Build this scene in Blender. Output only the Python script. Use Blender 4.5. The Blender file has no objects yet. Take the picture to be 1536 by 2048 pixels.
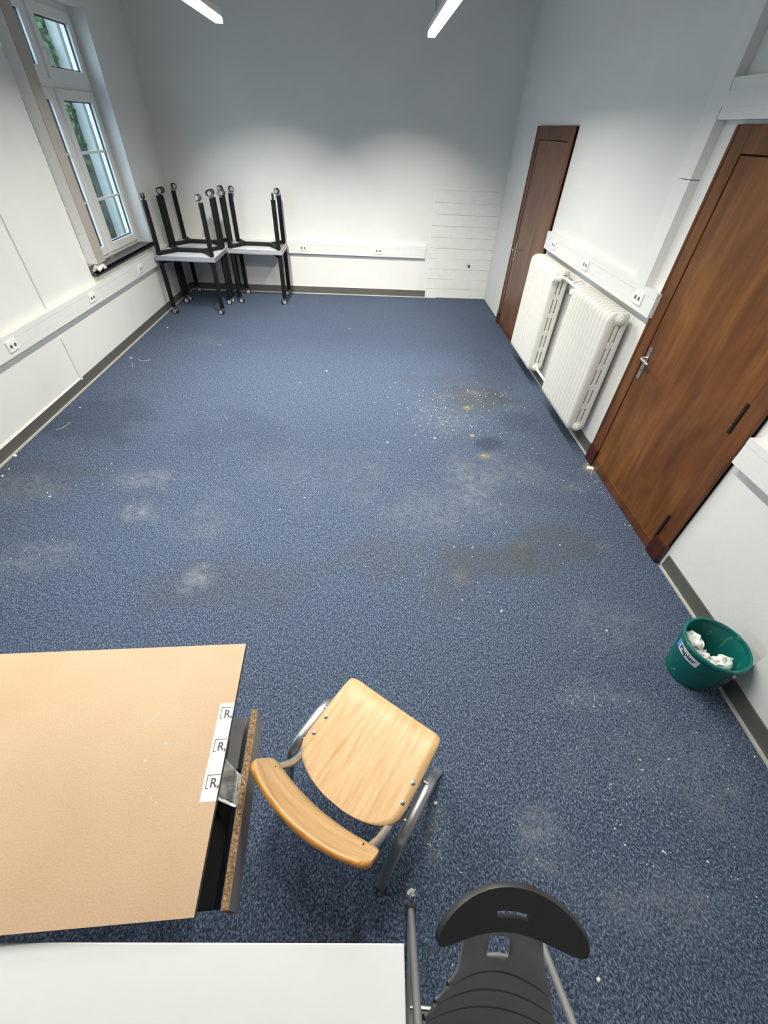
import bpy, bmesh, math, random
from math import radians, sin, cos, pi, sqrt, atan2
from mathutils import Vector, Matrix, noise

SC = bpy.context.scene
COL = SC.collection
rnd = random.Random(7)

# ------------------------------------------------------------------ camera
H = 2.05                                   # camera height (m)
CAM = Vector((1.38713 * H, 0.0, H))
PITCH, YAW, ROLL = radians(42.978), radians(-3.77325), radians(3.18942)
FPX = 823.47                               # focal length in pixels of a 2048 px high frame
cy_, sy_ = cos(YAW), sin(YAW)
fw = Vector((-sy_ * cos(PITCH), cy_ * cos(PITCH), -sin(PITCH)))
rt = Vector((cy_, sy_, 0.0))
up = rt.cross(fw)
r2 = cos(ROLL) * rt + sin(ROLL) * up
u2 = -sin(ROLL) * rt + cos(ROLL) * up
cam = bpy.data.cameras.new('camera')
cam.sensor_fit = 'VERTICAL'
cam.sensor_height = 24.0
cam.sensor_width = 18.0
cam.lens = FPX / 2048.0 * 24.0
cam.clip_start = 0.02
camo = bpy.data.objects.new('camera', cam)
COL.objects.link(camo)
camo.matrix_world = Matrix(((r2.x, u2.x, -fw.x, CAM.x), (r2.y, u2.y, -fw.y, CAM.y), (r2.z, u2.z, -fw.z, CAM.z), (0, 0, 0, 1)))
SC.camera = camo

# ------------------------------------------------------------------ world, exposure
world = bpy.data.worlds.new('overcast_sky')
SC.world = world
world.use_nodes = True
bg = world.node_tree.nodes['Background']
bg.inputs[0].default_value = (0.64, 0.82, 1.0, 1)
bg.inputs[1].default_value = 5.2
vs = SC.view_settings
vs.view_transform = 'Standard'
vs.look = 'None'
vs.exposure = 0.0
vs.gamma = 1.0
vs.use_curve_mapping = False
SC.cycles.use_denoising = True
SC.cycles.max_bounces = 7
SC.cycles.diffuse_bounces = 4
SC.cycles.use_adaptive_sampling = True
SC.cycles.adaptive_threshold = 0.03
SC.cycles.glossy_bounces = 3
SC.cycles.transparent_max_bounces = 12
SC.cycles.sample_clamp_indirect = 6.0
LAMP_POWER = 52.0
LAMP_SPREAD = radians(152)
LAMP_COLOR = (1.0, 0.965, 0.885)
ADDED_POOL_POWER = 11.0                      # added lights at the lamp ends, for the bright pools on the far wall

W, D = 4.820, 7.476                        # room width, distance to the back wall
YN = -1.6                                  # wall behind the camera
CEIL = 3.7

# ------------------------------------------------------------------ material helpers
MATS = {}
def srgb(r, g, b):
    f = lambda c: (c / 255 / 12.92) if c / 255 <= 0.04045 else ((c / 255 + 0.055) / 1.055) ** 2.4
    return (f(r), f(g), f(b), 1)
def newmat(name):
    m = bpy.data.materials.new(name)
    m.use_nodes = True
    MATS[name] = m
    nt = m.node_tree
    return m, nt, nt.nodes['Principled BSDF']
def N(nt, t, **kw):
    n = nt.nodes.new(t)
    for k, v in kw.items():
        if k.startswith('i_'):
            key = k[2:]
            key = int(key) if key.isdigit() else key.replace('_', ' ')
            n.inputs[key].default_value = v
        else:
            setattr(n, k, v)
    return n
def LK(nt, a, b): nt.links.new(a, b)
def texco(nt, scale=(1, 1, 1), rot=(0, 0, 0)):
    tc = N(nt, 'ShaderNodeTexCoord')
    mp = N(nt, 'ShaderNodeMapping')
    mp.inputs['Scale'].default_value = scale
    mp.inputs['Rotation'].default_value = rot
    LK(nt, tc.outputs['Object'], mp.inputs['Vector'])
    return mp.outputs[0]
def ramp(nt, fac, stops):
    r = N(nt, 'ShaderNodeValToRGB')
    e = r.color_ramp.elements
    while len(e) < len(stops): e.new(0.5)
    for el, (p, c) in zip(e, stops):
        el.position = p
        el.color = c if len(c) == 4 else (*c, 1)
    LK(nt, fac, r.inputs[0])
    return r.outputs[0]
def bump(nt, bs, h, strength, dist):
    b = N(nt, 'ShaderNodeBump')
    b.inputs['Strength'].default_value = strength
    b.inputs['Distance'].default_value = dist
    LK(nt, h, b.inputs['Height'])
    LK(nt, b.outputs[0], bs.inputs['Normal'])
def mixc(nt, fac, a, b, mode='MIX'):
    m = N(nt, 'ShaderNodeMix', data_type='RGBA', blend_type=mode)
    if isinstance(fac, (int, float)): m.inputs[0].default_value = fac
    else: LK(nt, fac, m.inputs[0])
    for s, v in ((6, a), (7, b)):
        if hasattr(v, 'default_value') or hasattr(v, 'links'): LK(nt, v, m.inputs[s])
        else: m.inputs[s].default_value = v
    return m.outputs[2]
def math_(nt, op, a, b=None, c=None):
    m = N(nt, 'ShaderNodeMath', operation=op)
    for i, v in enumerate((a, b, c)):
        if v is None: continue
        if isinstance(v, (int, float)): m.inputs[i].default_value = v
        else: LK(nt, v, m.inputs[i])
    return m.outputs[0]
def simple(name, col, rough=0.5, metal=0.0, var=0.06, scale=14.0, bmp=0.0, bscale=60.0, bdist=0.002, spec=0.5):
    """plain surface with a faint cloudy variation in tone and optional fine relief"""
    m, nt, bs = newmat(name)
    v = texco(nt)
    nz = N(nt, 'ShaderNodeTexNoise')
    nz.inputs['Scale'].default_value = scale
    nz.inputs['Detail'].default_value = 2
    LK(nt, v, nz.inputs['Vector'])
    lo = tuple(c * (1 - var) for c in col[:3]); hi = tuple(min(1, c * (1 + var)) for c in col[:3])
    LK(nt, ramp(nt, nz.outputs[0], [(0.3, lo), (0.7, hi)]), bs.inputs['Base Color'])
    bs.inputs['Roughness'].default_value = rough
    bs.inputs['Metallic'].default_value = metal
    bs.inputs['Specular IOR Level'].default_value = spec
    if bmp > 0:
        n2 = N(nt, 'ShaderNodeTexNoise')
        n2.inputs['Scale'].default_value = bscale
        n2.inputs['Detail'].default_value = 2
        LK(nt, v, n2.inputs['Vector'])
        bump(nt, bs, n2.outputs[0], bmp, bdist)
    return m

# ---- plain materials
simple('wall_paint', (0.735, 0.735, 0.71), 0.85, var=0.02, scale=2.5, bmp=0.25, bscale=35, bdist=0.004, spec=0.2)
simple('brick_paint', (0.735, 0.735, 0.71), 0.8, var=0.03, scale=9, bmp=0.5, bscale=40, bdist=0.006, spec=0.2)
simple('ceiling_paint', (0.62, 0.62, 0.60), 0.9, var=0.02)
simple('trunk_plastic', (0.75, 0.75, 0.73), 0.4, var=0.015)
simple('socket_plastic', (0.84, 0.84, 0.80), 0.3, var=0.01)
simple('socket_hole', (0.10, 0.10, 0.10), 0.5)
simple('duct_front_grey', srgb(168, 160, 150), 0.55, var=0.04)
simple('baseboard_grey', srgb(92, 91, 86), 0.45, var=0.06, scale=6)
simple('baseboard_edge', srgb(196, 194, 182), 0.5, var=0.05)
simple('radiator_enamel', (0.72, 0.71, 0.66), 0.32, var=0.02, bmp=0.08, bscale=25, bdist=0.002)
simple('pipe_white', (0.82, 0.81, 0.77), 0.35)
simple('steel', (0.62, 0.61, 0.58), 0.3, metal=1.0, var=0.05)
simple('chair_steel', (0.50, 0.50, 0.50), 0.34, metal=0.85, var=0.08, bmp=0.1, bscale=400, bdist=0.0005)
simple('frame_steel', (0.42, 0.42, 0.41), 0.45, metal=0.6, var=0.05)
simple('screw_steel', (0.70, 0.68, 0.62), 0.25, metal=1.0)
simple('black_metal', (0.008, 0.009, 0.010), 0.5, var=0.1, spec=0.3)
simple('black_leg', (0.005, 0.006, 0.007), 0.55, var=0.1, spec=0.25)
simple('black_bar', (0.20, 0.202, 0.206), 0.42, var=0.2, scale=7)
simple('caster_black', (0.015, 0.015, 0.017), 0.5)
simple('caster_disc', (0.33, 0.34, 0.36), 0.45)
simple('caster_fork', (0.30, 0.31, 0.33), 0.4, metal=0.5)
simple('table_edge_grey', srgb(140, 142, 150), 0.5, var=0.12, scale=9)
simple('desk_white', (0.83, 0.84, 0.83), 0.32, var=0.01)
simple('desk_edge', (0.74, 0.75, 0.74), 0.4, var=0.02)
simple('plastic_shell_lit', (0.27, 0.27, 0.272), 0.5, var=0.06, bmp=0.25, bscale=700, bdist=0.0004)  # same plastic as the wing, colour lightened to look lit
simple('plastic_wing_shaded', (0.026, 0.026, 0.027), 0.40, var=0.06, bmp=0.25, bscale=700, bdist=0.0004)  # same plastic as the shell, colour darkened because the wing is turned from light
simple('groove_dark', (0.012, 0.012, 0.016), 0.6)
simple('board_edge_dark', srgb(82, 84, 86), 0.5)
simple('laminate_grey', srgb(125, 127, 128), 0.45, var=0.04)
simple('paper_white', (0.86, 0.86, 0.83), 0.7, var=0.03, scale=20)
simple('ink', (0.09, 0.09, 0.10), 0.6)
simple('label_text', (0.012, 0.012, 0.02), 0.6)
simple('label_blue', srgb(95, 160, 225), 0.5)
simple('label_white', (0.80, 0.80, 0.85), 0.45)
simple('plaster_chip', (0.80, 0.80, 0.76), 0.8, var=0.08)
simple('clod_tan', srgb(150, 132, 102), 0.9, var=0.2, scale=60)
simple('window_pvc', (0.78, 0.78, 0.76), 0.35, var=0.01)
simple('gasket', (0.02, 0.022, 0.035), 0.5)
simple('sill_dark', srgb(62, 56, 58), 0.28, var=0.15, scale=12)
simple('hinge_dark', srgb(52, 42, 32), 0.45, metal=0.4, var=0.3)
simple('door_gap_shade', srgb(30, 16, 9), 0.8)  # near-black colour for the shade in the gap round a door leaf
simple('outside_render', (0.22, 0.22, 0.205), 0.9, var=0.12, scale=2.2)
simple('outside_white', (0.34, 0.34, 0.32), 0.8, var=0.05)
simple('outside_ground', srgb(110, 112, 104), 0.95, var=0.2)
simple('lamp_housing', (0.75, 0.75, 0.73), 0.4)
simple('bolt_grey', srgb(80, 84, 80), 0.5)
simple('filler', (0.78, 0.76, 0.70), 0.8, var=0.1, scale=60, bmp=0.6, bscale=120, bdist=0.004)

def mk_glass():
    m, nt, bs = newmat('window_glass')
    nt.nodes.remove(bs)
    out = nt.nodes['Material Output']
    tr = N(nt, 'ShaderNodeBsdfTransparent'); tr.inputs[0].default_value = (0.90, 0.95, 0.95, 1)
    gl = N(nt, 'ShaderNodeBsdfGlossy'); gl.inputs['Roughness'].default_value = 0.02
    fr = N(nt, 'ShaderNodeLayerWeight')
    fac = math_(nt, 'MULTIPLY_ADD', math_(nt, 'POWER', fr.outputs['Facing'], 5.0), 0.5, 0.04)
    mx = N(nt, 'ShaderNodeMixShader')
    LK(nt, fac, mx.inputs[0]); LK(nt, tr.outputs[0], mx.inputs[1]); LK(nt, gl.outputs[0], mx.inputs[2])
    LK(nt, mx.outputs[0], out.inputs[0])
mk_glass()
def mk_tape():
    m, nt, bs = newmat('clear_tape')
    nt.nodes.remove(bs)
    out = nt.nodes['Material Output']
    tr = N(nt, 'ShaderNodeBsdfTransparent'); tr.inputs[0].default_value = (0.88, 0.88, 0.86, 1)
    gl = N(nt, 'ShaderNodeBsdfPrincipled')
    gl.inputs['Base Color'].default_value = (0.75, 0.75, 0.72, 1); gl.inputs['Roughness'].default_value = 0.22
    v = texco(nt, (14, 90, 14), (0, 0, 0.5))
    nz = N(nt, 'ShaderNodeTexNoise'); nz.inputs['Scale'].default_value = 1.0; nz.inputs['Detail'].default_value = 3
    LK(nt, v, nz.inputs['Vector'])
    f = N(nt, 'ShaderNodeMapRange'); f.inputs[1].default_value = 0.35; f.inputs[2].default_value = 0.75
    f.inputs[3].default_value = 0.22; f.inputs[4].default_value = 0.6
    LK(nt, nz.outputs[0], f.inputs[0])
    mx = N(nt, 'ShaderNodeMixShader')
    LK(nt, f.outputs[0], mx.inputs[0]); LK(nt, tr.outputs[0], mx.inputs[1]); LK(nt, gl.outputs[0], mx.inputs[2])
    LK(nt, mx.outputs[0], out.inputs[0])
mk_tape()
def mk_emit():
    m, nt, bs = newmat('lamp_diffuser')
    bs.inputs['Base Color'].default_value = (0.9, 0.9, 0.9, 1)
    bs.inputs['Emission Color'].default_value = (1.0, 0.99, 0.94, 1)
    bs.inputs['Emission Strength'].default_value = 3.0
    m.cycles.emission_sampling = 'NONE'
mk_emit()

def mk_door(name, base, dark, light, rough, seed):
    """varnished veneer: vertical grain, blotchy brush wear"""
    m, nt, bs = newmat(name)
    v = texco(nt, (1, 1, 1))
    mp = N(nt, 'ShaderNodeMapping'); mp.inputs['Scale'].default_value = (30, 30, 1.6); mp.inputs['Location'].default_value = (seed, seed, 0)
    LK(nt, v, mp.inputs[0])
    n1 = N(nt, 'ShaderNodeTexNoise'); n1.inputs['Scale'].default_value = 1.0; n1.inputs['Detail'].default_value = 6; n1.inputs['Distortion'].default_value = 0.4
    LK(nt, mp.outputs[0], n1.inputs['Vector'])
    mp2 = N(nt, 'ShaderNodeMapping'); mp2.inputs['Scale'].default_value = (5, 5, 1.7); mp2.inputs['Location'].default_value = (seed * 2, 1, 0)
    LK(nt, v, mp2.inputs[0])
    n2 = N(nt, 'ShaderNodeTexNoise'); n2.inputs['Scale'].default_value = 1.0; n2.inputs['Detail'].default_value = 5; n2.inputs['Distortion'].default_value = 0.8
    LK(nt, mp2.outputs[0], n2.inputs['Vector'])
    a = ramp(nt, n2.outputs[0], [(0.3, dark), (0.52, base), (0.78, light)])
    g = ramp(nt, n1.outputs[0], [(0.35, (0.72, 0.70, 0.68)), (0.65, (1.08, 1.08, 1.08))])
    LK(nt, mixc(nt, 0.8, a, g, 'MULTIPLY'), bs.inputs['Base Color'])
    bs.inputs['Roughness'].default_value = rough
    bump(nt, bs, n1.outputs[0], 0.06, 0.001)
mk_door('door_wood_near', srgb(112, 68, 26), srgb(90, 50, 15), srgb(134, 88, 44), 0.40, 3.0)
mk_door('door_wood_far', srgb(116, 78, 54), srgb(98, 62, 40), srgb(130, 92, 66), 0.38, 9.0)
mk_door('door_frame_wood', srgb(100, 58, 25), srgb(78, 42, 15), srgb(118, 74, 38), 0.38, 5.0)
mk_door('plinth_wood', srgb(62, 24, 12), srgb(48, 16, 8), srgb(78, 34, 18), 0.36, 6.0)

def mk_beech(name, base, dark, light, scale, rough=0.35, lines=0.35):
    m, nt, bs = newmat(name)
    v = texco(nt, scale)
    n1 = N(nt, 'ShaderNodeTexNoise'); n1.inputs['Scale'].default_value = 2.2; n1.inputs['Detail'].default_value = 5; n1.inputs['Roughness'].default_value = 0.6
    LK(nt, v, n1.inputs['Vector'])
    n0 = N(nt, 'ShaderNodeTexNoise'); n0.inputs['Scale'].default_value = 0.35; n0.inputs['Detail'].default_value = 1
    LK(nt, v, n0.inputs['Vector'])
    w = N(nt, 'ShaderNodeMath', operation='SINE')
    LK(nt, math_(nt, 'MULTIPLY', n0.outputs[0], 62.0), w.inputs[0])
    c1 = ramp(nt, n1.outputs[0], [(0.3, dark), (0.5, base), (0.72, light)])
    ln = N(nt, 'ShaderNodeMapRange'); ln.inputs[1].default_value = 0.55; ln.inputs[2].default_value = 1.0; ln.inputs[3].default_value = 0.0; ln.inputs[4].default_value = lines
    LK(nt, w.outputs[0], ln.inputs[0])
    LK(nt, mixc(nt, ln.outputs[0], c1, dark), bs.inputs['Base Color'])
    bs.inputs['Roughness'].default_value = rough
mk_beech('beech_seat', srgb(214, 176, 128), srgb(194, 152, 102), srgb(222, 187, 140), (26, 2.4, 6), 0.45)
mk_beech('beech_back', srgb(202, 163, 114), srgb(182, 139, 90), srgb(210, 172, 124), (3, 6, 22))
mk_beech('ply_edge', srgb(214, 148, 66), srgb(176, 106, 40), srgb(222, 164, 84), (8, 8, 160))

def mk_board():
    m, nt, bs = newmat('kraft_board')
    v = texco(nt)
    n1 = N(nt, 'ShaderNodeTexNoise'); n1.inputs['Scale'].default_value = 260; n1.inputs['Detail'].default_value = 3
    n2 = N(nt, 'ShaderNodeTexNoise'); n2.inputs['Scale'].default_value = 4; n2.inputs['Detail'].default_value = 3
    LK(nt, v, n1.inputs['Vector']); LK(nt, v, n2.inputs['Vector'])
    a = ramp(nt, n2.outputs[0], [(0.3, srgb(202, 170, 136)), (0.7, srgb(209, 178, 145))])
    b = ramp(nt, n1.outputs[0], [(0.3, (0.90, 0.90, 0.90)), (0.7, (1.05, 1.05, 1.05))])
    LK(nt, mixc(nt, 1.0, a, b, 'MULTIPLY'), bs.inputs['Base Color'])
    bs.inputs['Roughness'].default_value = 0.6
    bump(nt, bs, n1.outputs[0], 0.15, 0.001)
mk_board()
def mk_chip():
    m, nt, bs = newmat('chipboard_raw')
    v = texco(nt)
    vo = N(nt, 'ShaderNodeTexVoronoi'); vo.inputs['Scale'].default_value = 260
    n1 = N(nt, 'ShaderNodeTexNoise'); n1.inputs['Scale'].default_value = 150; n1.inputs['Detail'].default_value = 4
    LK(nt, v, vo.inputs['Vector']); LK(nt, v, n1.inputs['Vector'])
    a = ramp(nt, n1.outputs[0], [(0.28, srgb(92, 66, 38)), (0.5, srgb(146, 112, 72)), (0.72, srgb(196, 166, 126))])
    b = ramp(nt, vo.outputs['Color'], [(0.1, (0.6, 0.6, 0.6)), (0.8, (1.1, 1.1, 1.1))])
    LK(nt, mixc(nt, 0.8, a, b, 'MULTIPLY'), bs.inputs['Base Color'])
    bs.inputs['Roughness'].default_value = 0.8
    bump(nt, bs, n1.outputs[0], 0.5, 0.002)
mk_chip()
def mk_tabletop():
    m, nt, bs = newmat('table_underside')
    v = texco(nt)
    n1 = N(nt, 'ShaderNodeTexNoise'); n1.inputs['Scale'].default_value = 5; n1.inputs['Detail'].default_value = 5
    LK(nt, v, n1.inputs['Vector'])
    LK(nt, ramp(nt, n1.outputs[0], [(0.25, (0.60, 0.61, 0.60)), (0.75, (0.72, 0.73, 0.73))]), bs.inputs['Base Color'])
    bs.inputs['Roughness'].default_value = 0.45
    m, nt, bs = newmat('table_edge_worn')
    v = texco(nt)
    n1 = N(nt, 'ShaderNodeTexNoise'); n1.inputs['Scale'].default_value = 22; n1.inputs['Detail'].default_value = 5
    LK(nt, v, n1.inputs['Vector'])
    LK(nt, ramp(nt, n1.outputs[0], [(0.40, srgb(150, 148, 146)), (0.52, srgb(150, 120, 92)), (0.66, srgb(176, 172, 166))]), bs.inputs['Base Color'])
    bs.inputs['Roughness'].default_value = 0.5
mk_tabletop()
def mk_bin():
    m, nt, bs = newmat('bin_green')
    v = texco(nt)
    n1 = N(nt, 'ShaderNodeTexNoise'); n1.inputs['Scale'].default_value = 9; n1.inputs['Detail'].default_value = 6; n1.inputs['Distortion'].default_value = 1.5
    mp = N(nt, 'ShaderNodeMapping'); mp.inputs['Scale'].default_value = (3, 3, 1)
    LK(nt, v, mp.inputs[0]); LK(nt, mp.outputs[0], n1.inputs['Vector'])
    g = srgb(0, 100, 94)
    LK(nt, ramp(nt, n1.outputs[0], [(0.0, srgb(0, 92, 88)), (0.60, g), (0.70, srgb(70, 140, 122)), (0.78, srgb(150, 175, 160))]), bs.inputs['Base Color'])
    bs.inputs['Roughness'].default_value = 0.38
mk_bin()
def mk_ivy():
    m, nt, bs = newmat('ivy_leaf')
    v = texco(nt)
    n1 = N(nt, 'ShaderNodeTexNoise'); n1.inputs['Scale'].default_value = 7; n1.inputs['Detail'].default_value = 4
    LK(nt, v, n1.inputs['Vector'])
    LK(nt, ramp(nt, n1.outputs[0], [(0.3, srgb(32, 52, 28)), (0.55, srgb(56, 84, 44)), (0.75, srgb(104, 130, 80))]), bs.inputs['Base Color'])
    bs.inputs['Roughness'].default_value = 0.4
mk_ivy()

def mk_carpet():
    m, nt, bs = newmat('carpet_blue')
    geo = N(nt, 'ShaderNodeNewGeometry')
    P = geo.outputs['Position']
    def noise_(scale, detail=3, dist=0.0, sc=(1, 1, 1), off=0.0, rot=0.0, ro=0.5):
        mp = N(nt, 'ShaderNodeMapping'); mp.inputs['Scale'].default_value = sc; mp.inputs['Location'].default_value = (off, off, 0); mp.inputs['Rotation'].default_value = (0, 0, rot)
        LK(nt, P, mp.inputs[0])
        n = N(nt, 'ShaderNodeTexNoise', noise_dimensions='2D'); n.inputs['Scale'].default_value = scale; n.inputs['Detail'].default_value = detail; n.inputs['Distortion'].default_value = dist; n.inputs['Roughness'].default_value = ro
        LK(nt, mp.outputs[0], n.inputs['Vector'])
        return n.outputs[0]
    fine = noise_(150, 3.0, 0.0, (1, 0.7, 1), 0, 0.9, 0.7)
    dust = noise_(15, 5, 0.6, off=23)
    at = N(nt, 'ShaderNodeAttribute', attribute_name='stain')
    sp = N(nt, 'ShaderNodeSeparateColor'); LK(nt, at.outputs['Color'], sp.inputs[0])
    base = ramp(nt, fine, [(0.30, srgb(*CARPET_LO)), (0.5, srgb(*CARPET_MID)), (0.70, srgb(*CARPET_HI))])
    mid = noise_(48, 2.0, 0.0, (1, 0.8, 1), 3, 0.4, 0.7)
    base = mixc(nt, 1.0, base, ramp(nt, mid, [(0.28, (0.80, 0.80, 0.80)), (0.72, (1.22, 1.22, 1.22))]), 'MULTIPLY')
    gfine = math_(nt, 'MULTIPLY_ADD', fine, 0.9, 0.5)
    col = mixc(nt, at.outputs['Alpha'], base, srgb(32, 40, 54))
    col = mixc(nt, math_(nt, 'MULTIPLY', sp.outputs[0], gfine), col, srgb(78, 76, 70))
    m1 = ramp(nt, dust, [(0.34, (0.15, 0.15, 0.15)), (0.68, (1, 1, 1))])
    col = mixc(nt, math_(nt, 'MULTIPLY', math_(nt, 'MULTIPLY', sp.outputs[1], m1), gfine), col, srgb(142, 148, 152))
    col = mixc(nt, sp.outputs[2], col, srgb(150, 138, 114))
    LK(nt, col, bs.inputs['Base Color'])
    bs.inputs['Roughness'].default_value = 0.95
    bs.inputs['Specular IOR Level'].default_value = 0.15
    bump(nt, bs, fine, 0.5, 0.005)
CARPET_LO, CARPET_MID, CARPET_HI = (36, 44, 58), (69, 82, 103), (125, 138, 158)
mk_carpet()

# ------------------------------------------------------------------ mesh helpers
class MB:
    def __init__(s): s.v = []; s.f = []; s.m = []; s.cur = 0
    def add(s, vs_, fs):
        o = len(s.v)
        s.v += [tuple(p) for p in vs_]
        s.f += [tuple(i + o for i in f) for f in fs]
        s.m += [s.cur] * len(fs)
        return s
    def mat(s, i): s.cur = i; return s
    def box(s, x0, x1, y0, y1, z0, z1):
        return s.hexa([(x0, y0, z0), (x1, y0, z0), (x1, y1, z0), (x0, y1, z0), (x0, y0, z1), (x1, y0, z1), (x1, y1, z1), (x0, y1, z1)])
    def hexa(s, p):
        return s.add(p, [(0, 3, 2, 1), (4, 5, 6, 7), (0, 1, 5, 4), (1, 2, 6, 5), (2, 3, 7, 6), (3, 0, 4, 7)])
    def tube(s, path, r, seg=10, ry=None, side=None, closed=False, caps=True):
        """sweep an ellipse: half-width r along 'side', ry across it"""
        ry = r if ry is None else ry
        P = [Vector(p) for p in path]; n = len(P); rings = []
        ref = Vector(side) if side is not None else None
        prev = None
        for i, p in enumerate(P):
            a = P[(i - 1) % n] if (closed or i > 0) else P[i]
            b = P[(i + 1) % n] if (closed or i < n - 1) else P[i]
            t = (b - a)
            t = t.normalized() if t.length > 1e-9 else Vector((0, 0, 1))
            if ref is not None: sv = (ref - t * ref.dot(t)).normalized()
            else:
                if prev is None:
                    h = Vector((0, 0, 1)) if abs(t.z) < 0.9 else Vector((1, 0, 0))
                    sv = t.cross(h).normalized()
                else: sv = (prev - t * prev.dot(t)).normalized()
            prev = sv
            nv = t.cross(sv)
            k = 1.0
            if (closed or 0 < i < n - 1):
                d1 = (p - a).normalized(); d2 = (b - p).normalized()
                c = max(0.3, sqrt(max(0.0, (1 + d1.dot(d2)) / 2)))
                k = 1 / c if ref is not None else 1.0
            rings.append([p + sv * (r * cos(2 * pi * j / seg)) + nv * (ry * k * sin(2 * pi * j / seg)) for j in range(seg)])
        vs_ = [q for rg in rings for q in rg]; fs = []
        m = n if closed else n - 1
        for i in range(m):
            for j in range(seg):
                a = i * seg + j; b = i * seg + (j + 1) % seg
                c = ((i + 1) % n) * seg + (j + 1) % seg; d = ((i + 1) % n) * seg + j
                fs.append((a, b, c, d))
        if caps and not closed:
            fs.append(tuple(reversed(range(seg)))); fs.append(tuple((n - 1) * seg + j for j in range(seg)))
        return s.add(vs_, fs)
    def lathe(s, prof, c=(0, 0, 0), axis='z', seg=24, cap=True):
        vs_ = []; n = len(prof)
        for r, h in prof:
            for j in range(seg):
                a = 2 * pi * j / seg; x, y = r * cos(a), r * sin(a)
                p = {'z': (x, y, h), 'x': (h, x, y), 'y': (y, h, x)}[axis]
                vs_.append((c[0] + p[0], c[1] + p[1], c[2] + p[2]))
        fs = [(i * seg + j, i * seg + (j + 1) % seg, (i + 1) * seg + (j + 1) % seg, (i + 1) * seg + j) for i in range(n - 1) for j in range(seg)]
        if cap: fs += [tuple(reversed(range(seg))), tuple((n - 1) * seg + j for j in range(seg))]
        return s.add(vs_, fs)
    def prism(s, poly, f0, f1):
        """poly: 2D points; f0/f1 map a 2D point to the two end faces"""
        n = len(poly); vs_ = [f0(*p) for p in poly] + [f1(*p) for p in poly]
        fs = [tuple(reversed(range(n))), tuple(range(n, 2 * n))] + [(i, (i + 1) % n, n + (i + 1) % n, n + i) for i in range(n)]
        return s.add(vs_, fs)
    def grid(s, fn, us, ws, skip=None):
        nu, nw = len(us), len(ws)
        vs_ = [fn(u, w) for w in ws for u in us]
        fs = []
        for j in range(nw - 1):
            for i in range(nu - 1):
                if skip and skip((us[i] + us[i + 1]) / 2, (ws[j] + ws[j + 1]) / 2): continue
                fs.append((j * nu + i, j * nu + i + 1, (j + 1) * nu + i + 1, (j + 1) * nu + i))
        return s.add(vs_, fs)
    def mesh(s, name, mats, smooth=True, angle=38):
        me = bpy.data.meshes.new(name)
        me.from_pydata(s.v, [], s.f)
        for m in (mats if isinstance(mats, (list, tuple)) else [mats]): me.materials.append(MATS[m])
        for p, i in zip(me.polygons, s.m): p.material_index = i; p.use_smooth = smooth
        bm = bmesh.new(); bm.from_mesh(me)
        if name == 'radiator_section': bmesh.ops.remove_doubles(bm, verts=bm.verts, dist=1e-5)
        bmesh.ops.recalc_face_normals(bm, faces=bm.faces)
        bm.to_mesh(me); bm.free()
        if smooth: me.set_sharp_from_angle(angle=radians(angle))
        me.update()
        return me
    def build(s, name, mats, parent=None, smooth=True, bevel=0.0, angle=38):
        o = bpy.data.objects.new(name, s.mesh(name, mats, smooth, angle))
        COL.objects.link(o)
        if parent: o.parent = parent
        if bevel > 0:
            b = o.modifiers.new('bevel', 'BEVEL'); b.width = bevel; b.segments = 2; b.limit_method = 'ANGLE'; b.angle_limit = radians(50)
            b.harden_normals = False
        return o
def inst(name, me, parent=None, loc=(0, 0, 0), rot=(0, 0, 0), scale=(1, 1, 1)):
    o = bpy.data.objects.new(name, me)
    COL.objects.link(o)
    o.location = loc; o.rotation_euler = rot; o.scale = scale
    if parent: o.parent = parent
    return o
def thing(name, label, cat, loc=(0, 0, 0), rotz=0.0, group=None, kind=None):
    o = bpy.data.objects.new(name, None)
    COL.objects.link(o)
    o.empty_display_size = 0.1
    o.location = loc; o.rotation_euler = (0, 0, rotz)
    return tag(o, label, cat, group, kind)
def tag(o, label, cat, group=None, kind=None):
    o['label'] = label; o['category'] = cat
    if group: o['group'] = group
    if kind: o['kind'] = kind
    return o
def copy_tree(o, parent=None):
    c = o.copy(); COL.objects.link(c); c.parent = parent
    for ch in list(o.children): copy_tree(ch, c)
    return c
def solidify(o, t, off=-1, rim=0):
    md = o.modifiers.new('thick', 'SOLIDIFY'); md.thickness = t; md.offset = off; md.use_even_offset = False
    md.material_offset_rim = rim
def subsurf(o, n=1):
    md = o.modifiers.new('sub', 'SUBSURF'); md.levels = n; md.render_levels = n
def lin(a, b, n): return [a + (b - a) * i / (n - 1) for i in range(n)]
def arc_path(pts, r, seg=5):
    """polyline with rounded corners"""
    P = [Vector(p) for p in pts]; out = [P[0]]
    for i in range(1, len(P) - 1):
        a, b, c = P[i - 1], P[i], P[i + 1]
        d1 = (a - b).normalized(); d2 = (c - b).normalized()
        k = min(r, (a - b).length * 0.48, (c - b).length * 0.48)
        p0, p1 = b + d1 * k, b + d2 * k
        for j in range(seg + 1):
            t = j / seg
            out.append(p0 * (1 - t) ** 2 + b * 2 * t * (1 - t) + p1 * t * t)
    out.append(P[-1])
    return out

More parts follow.
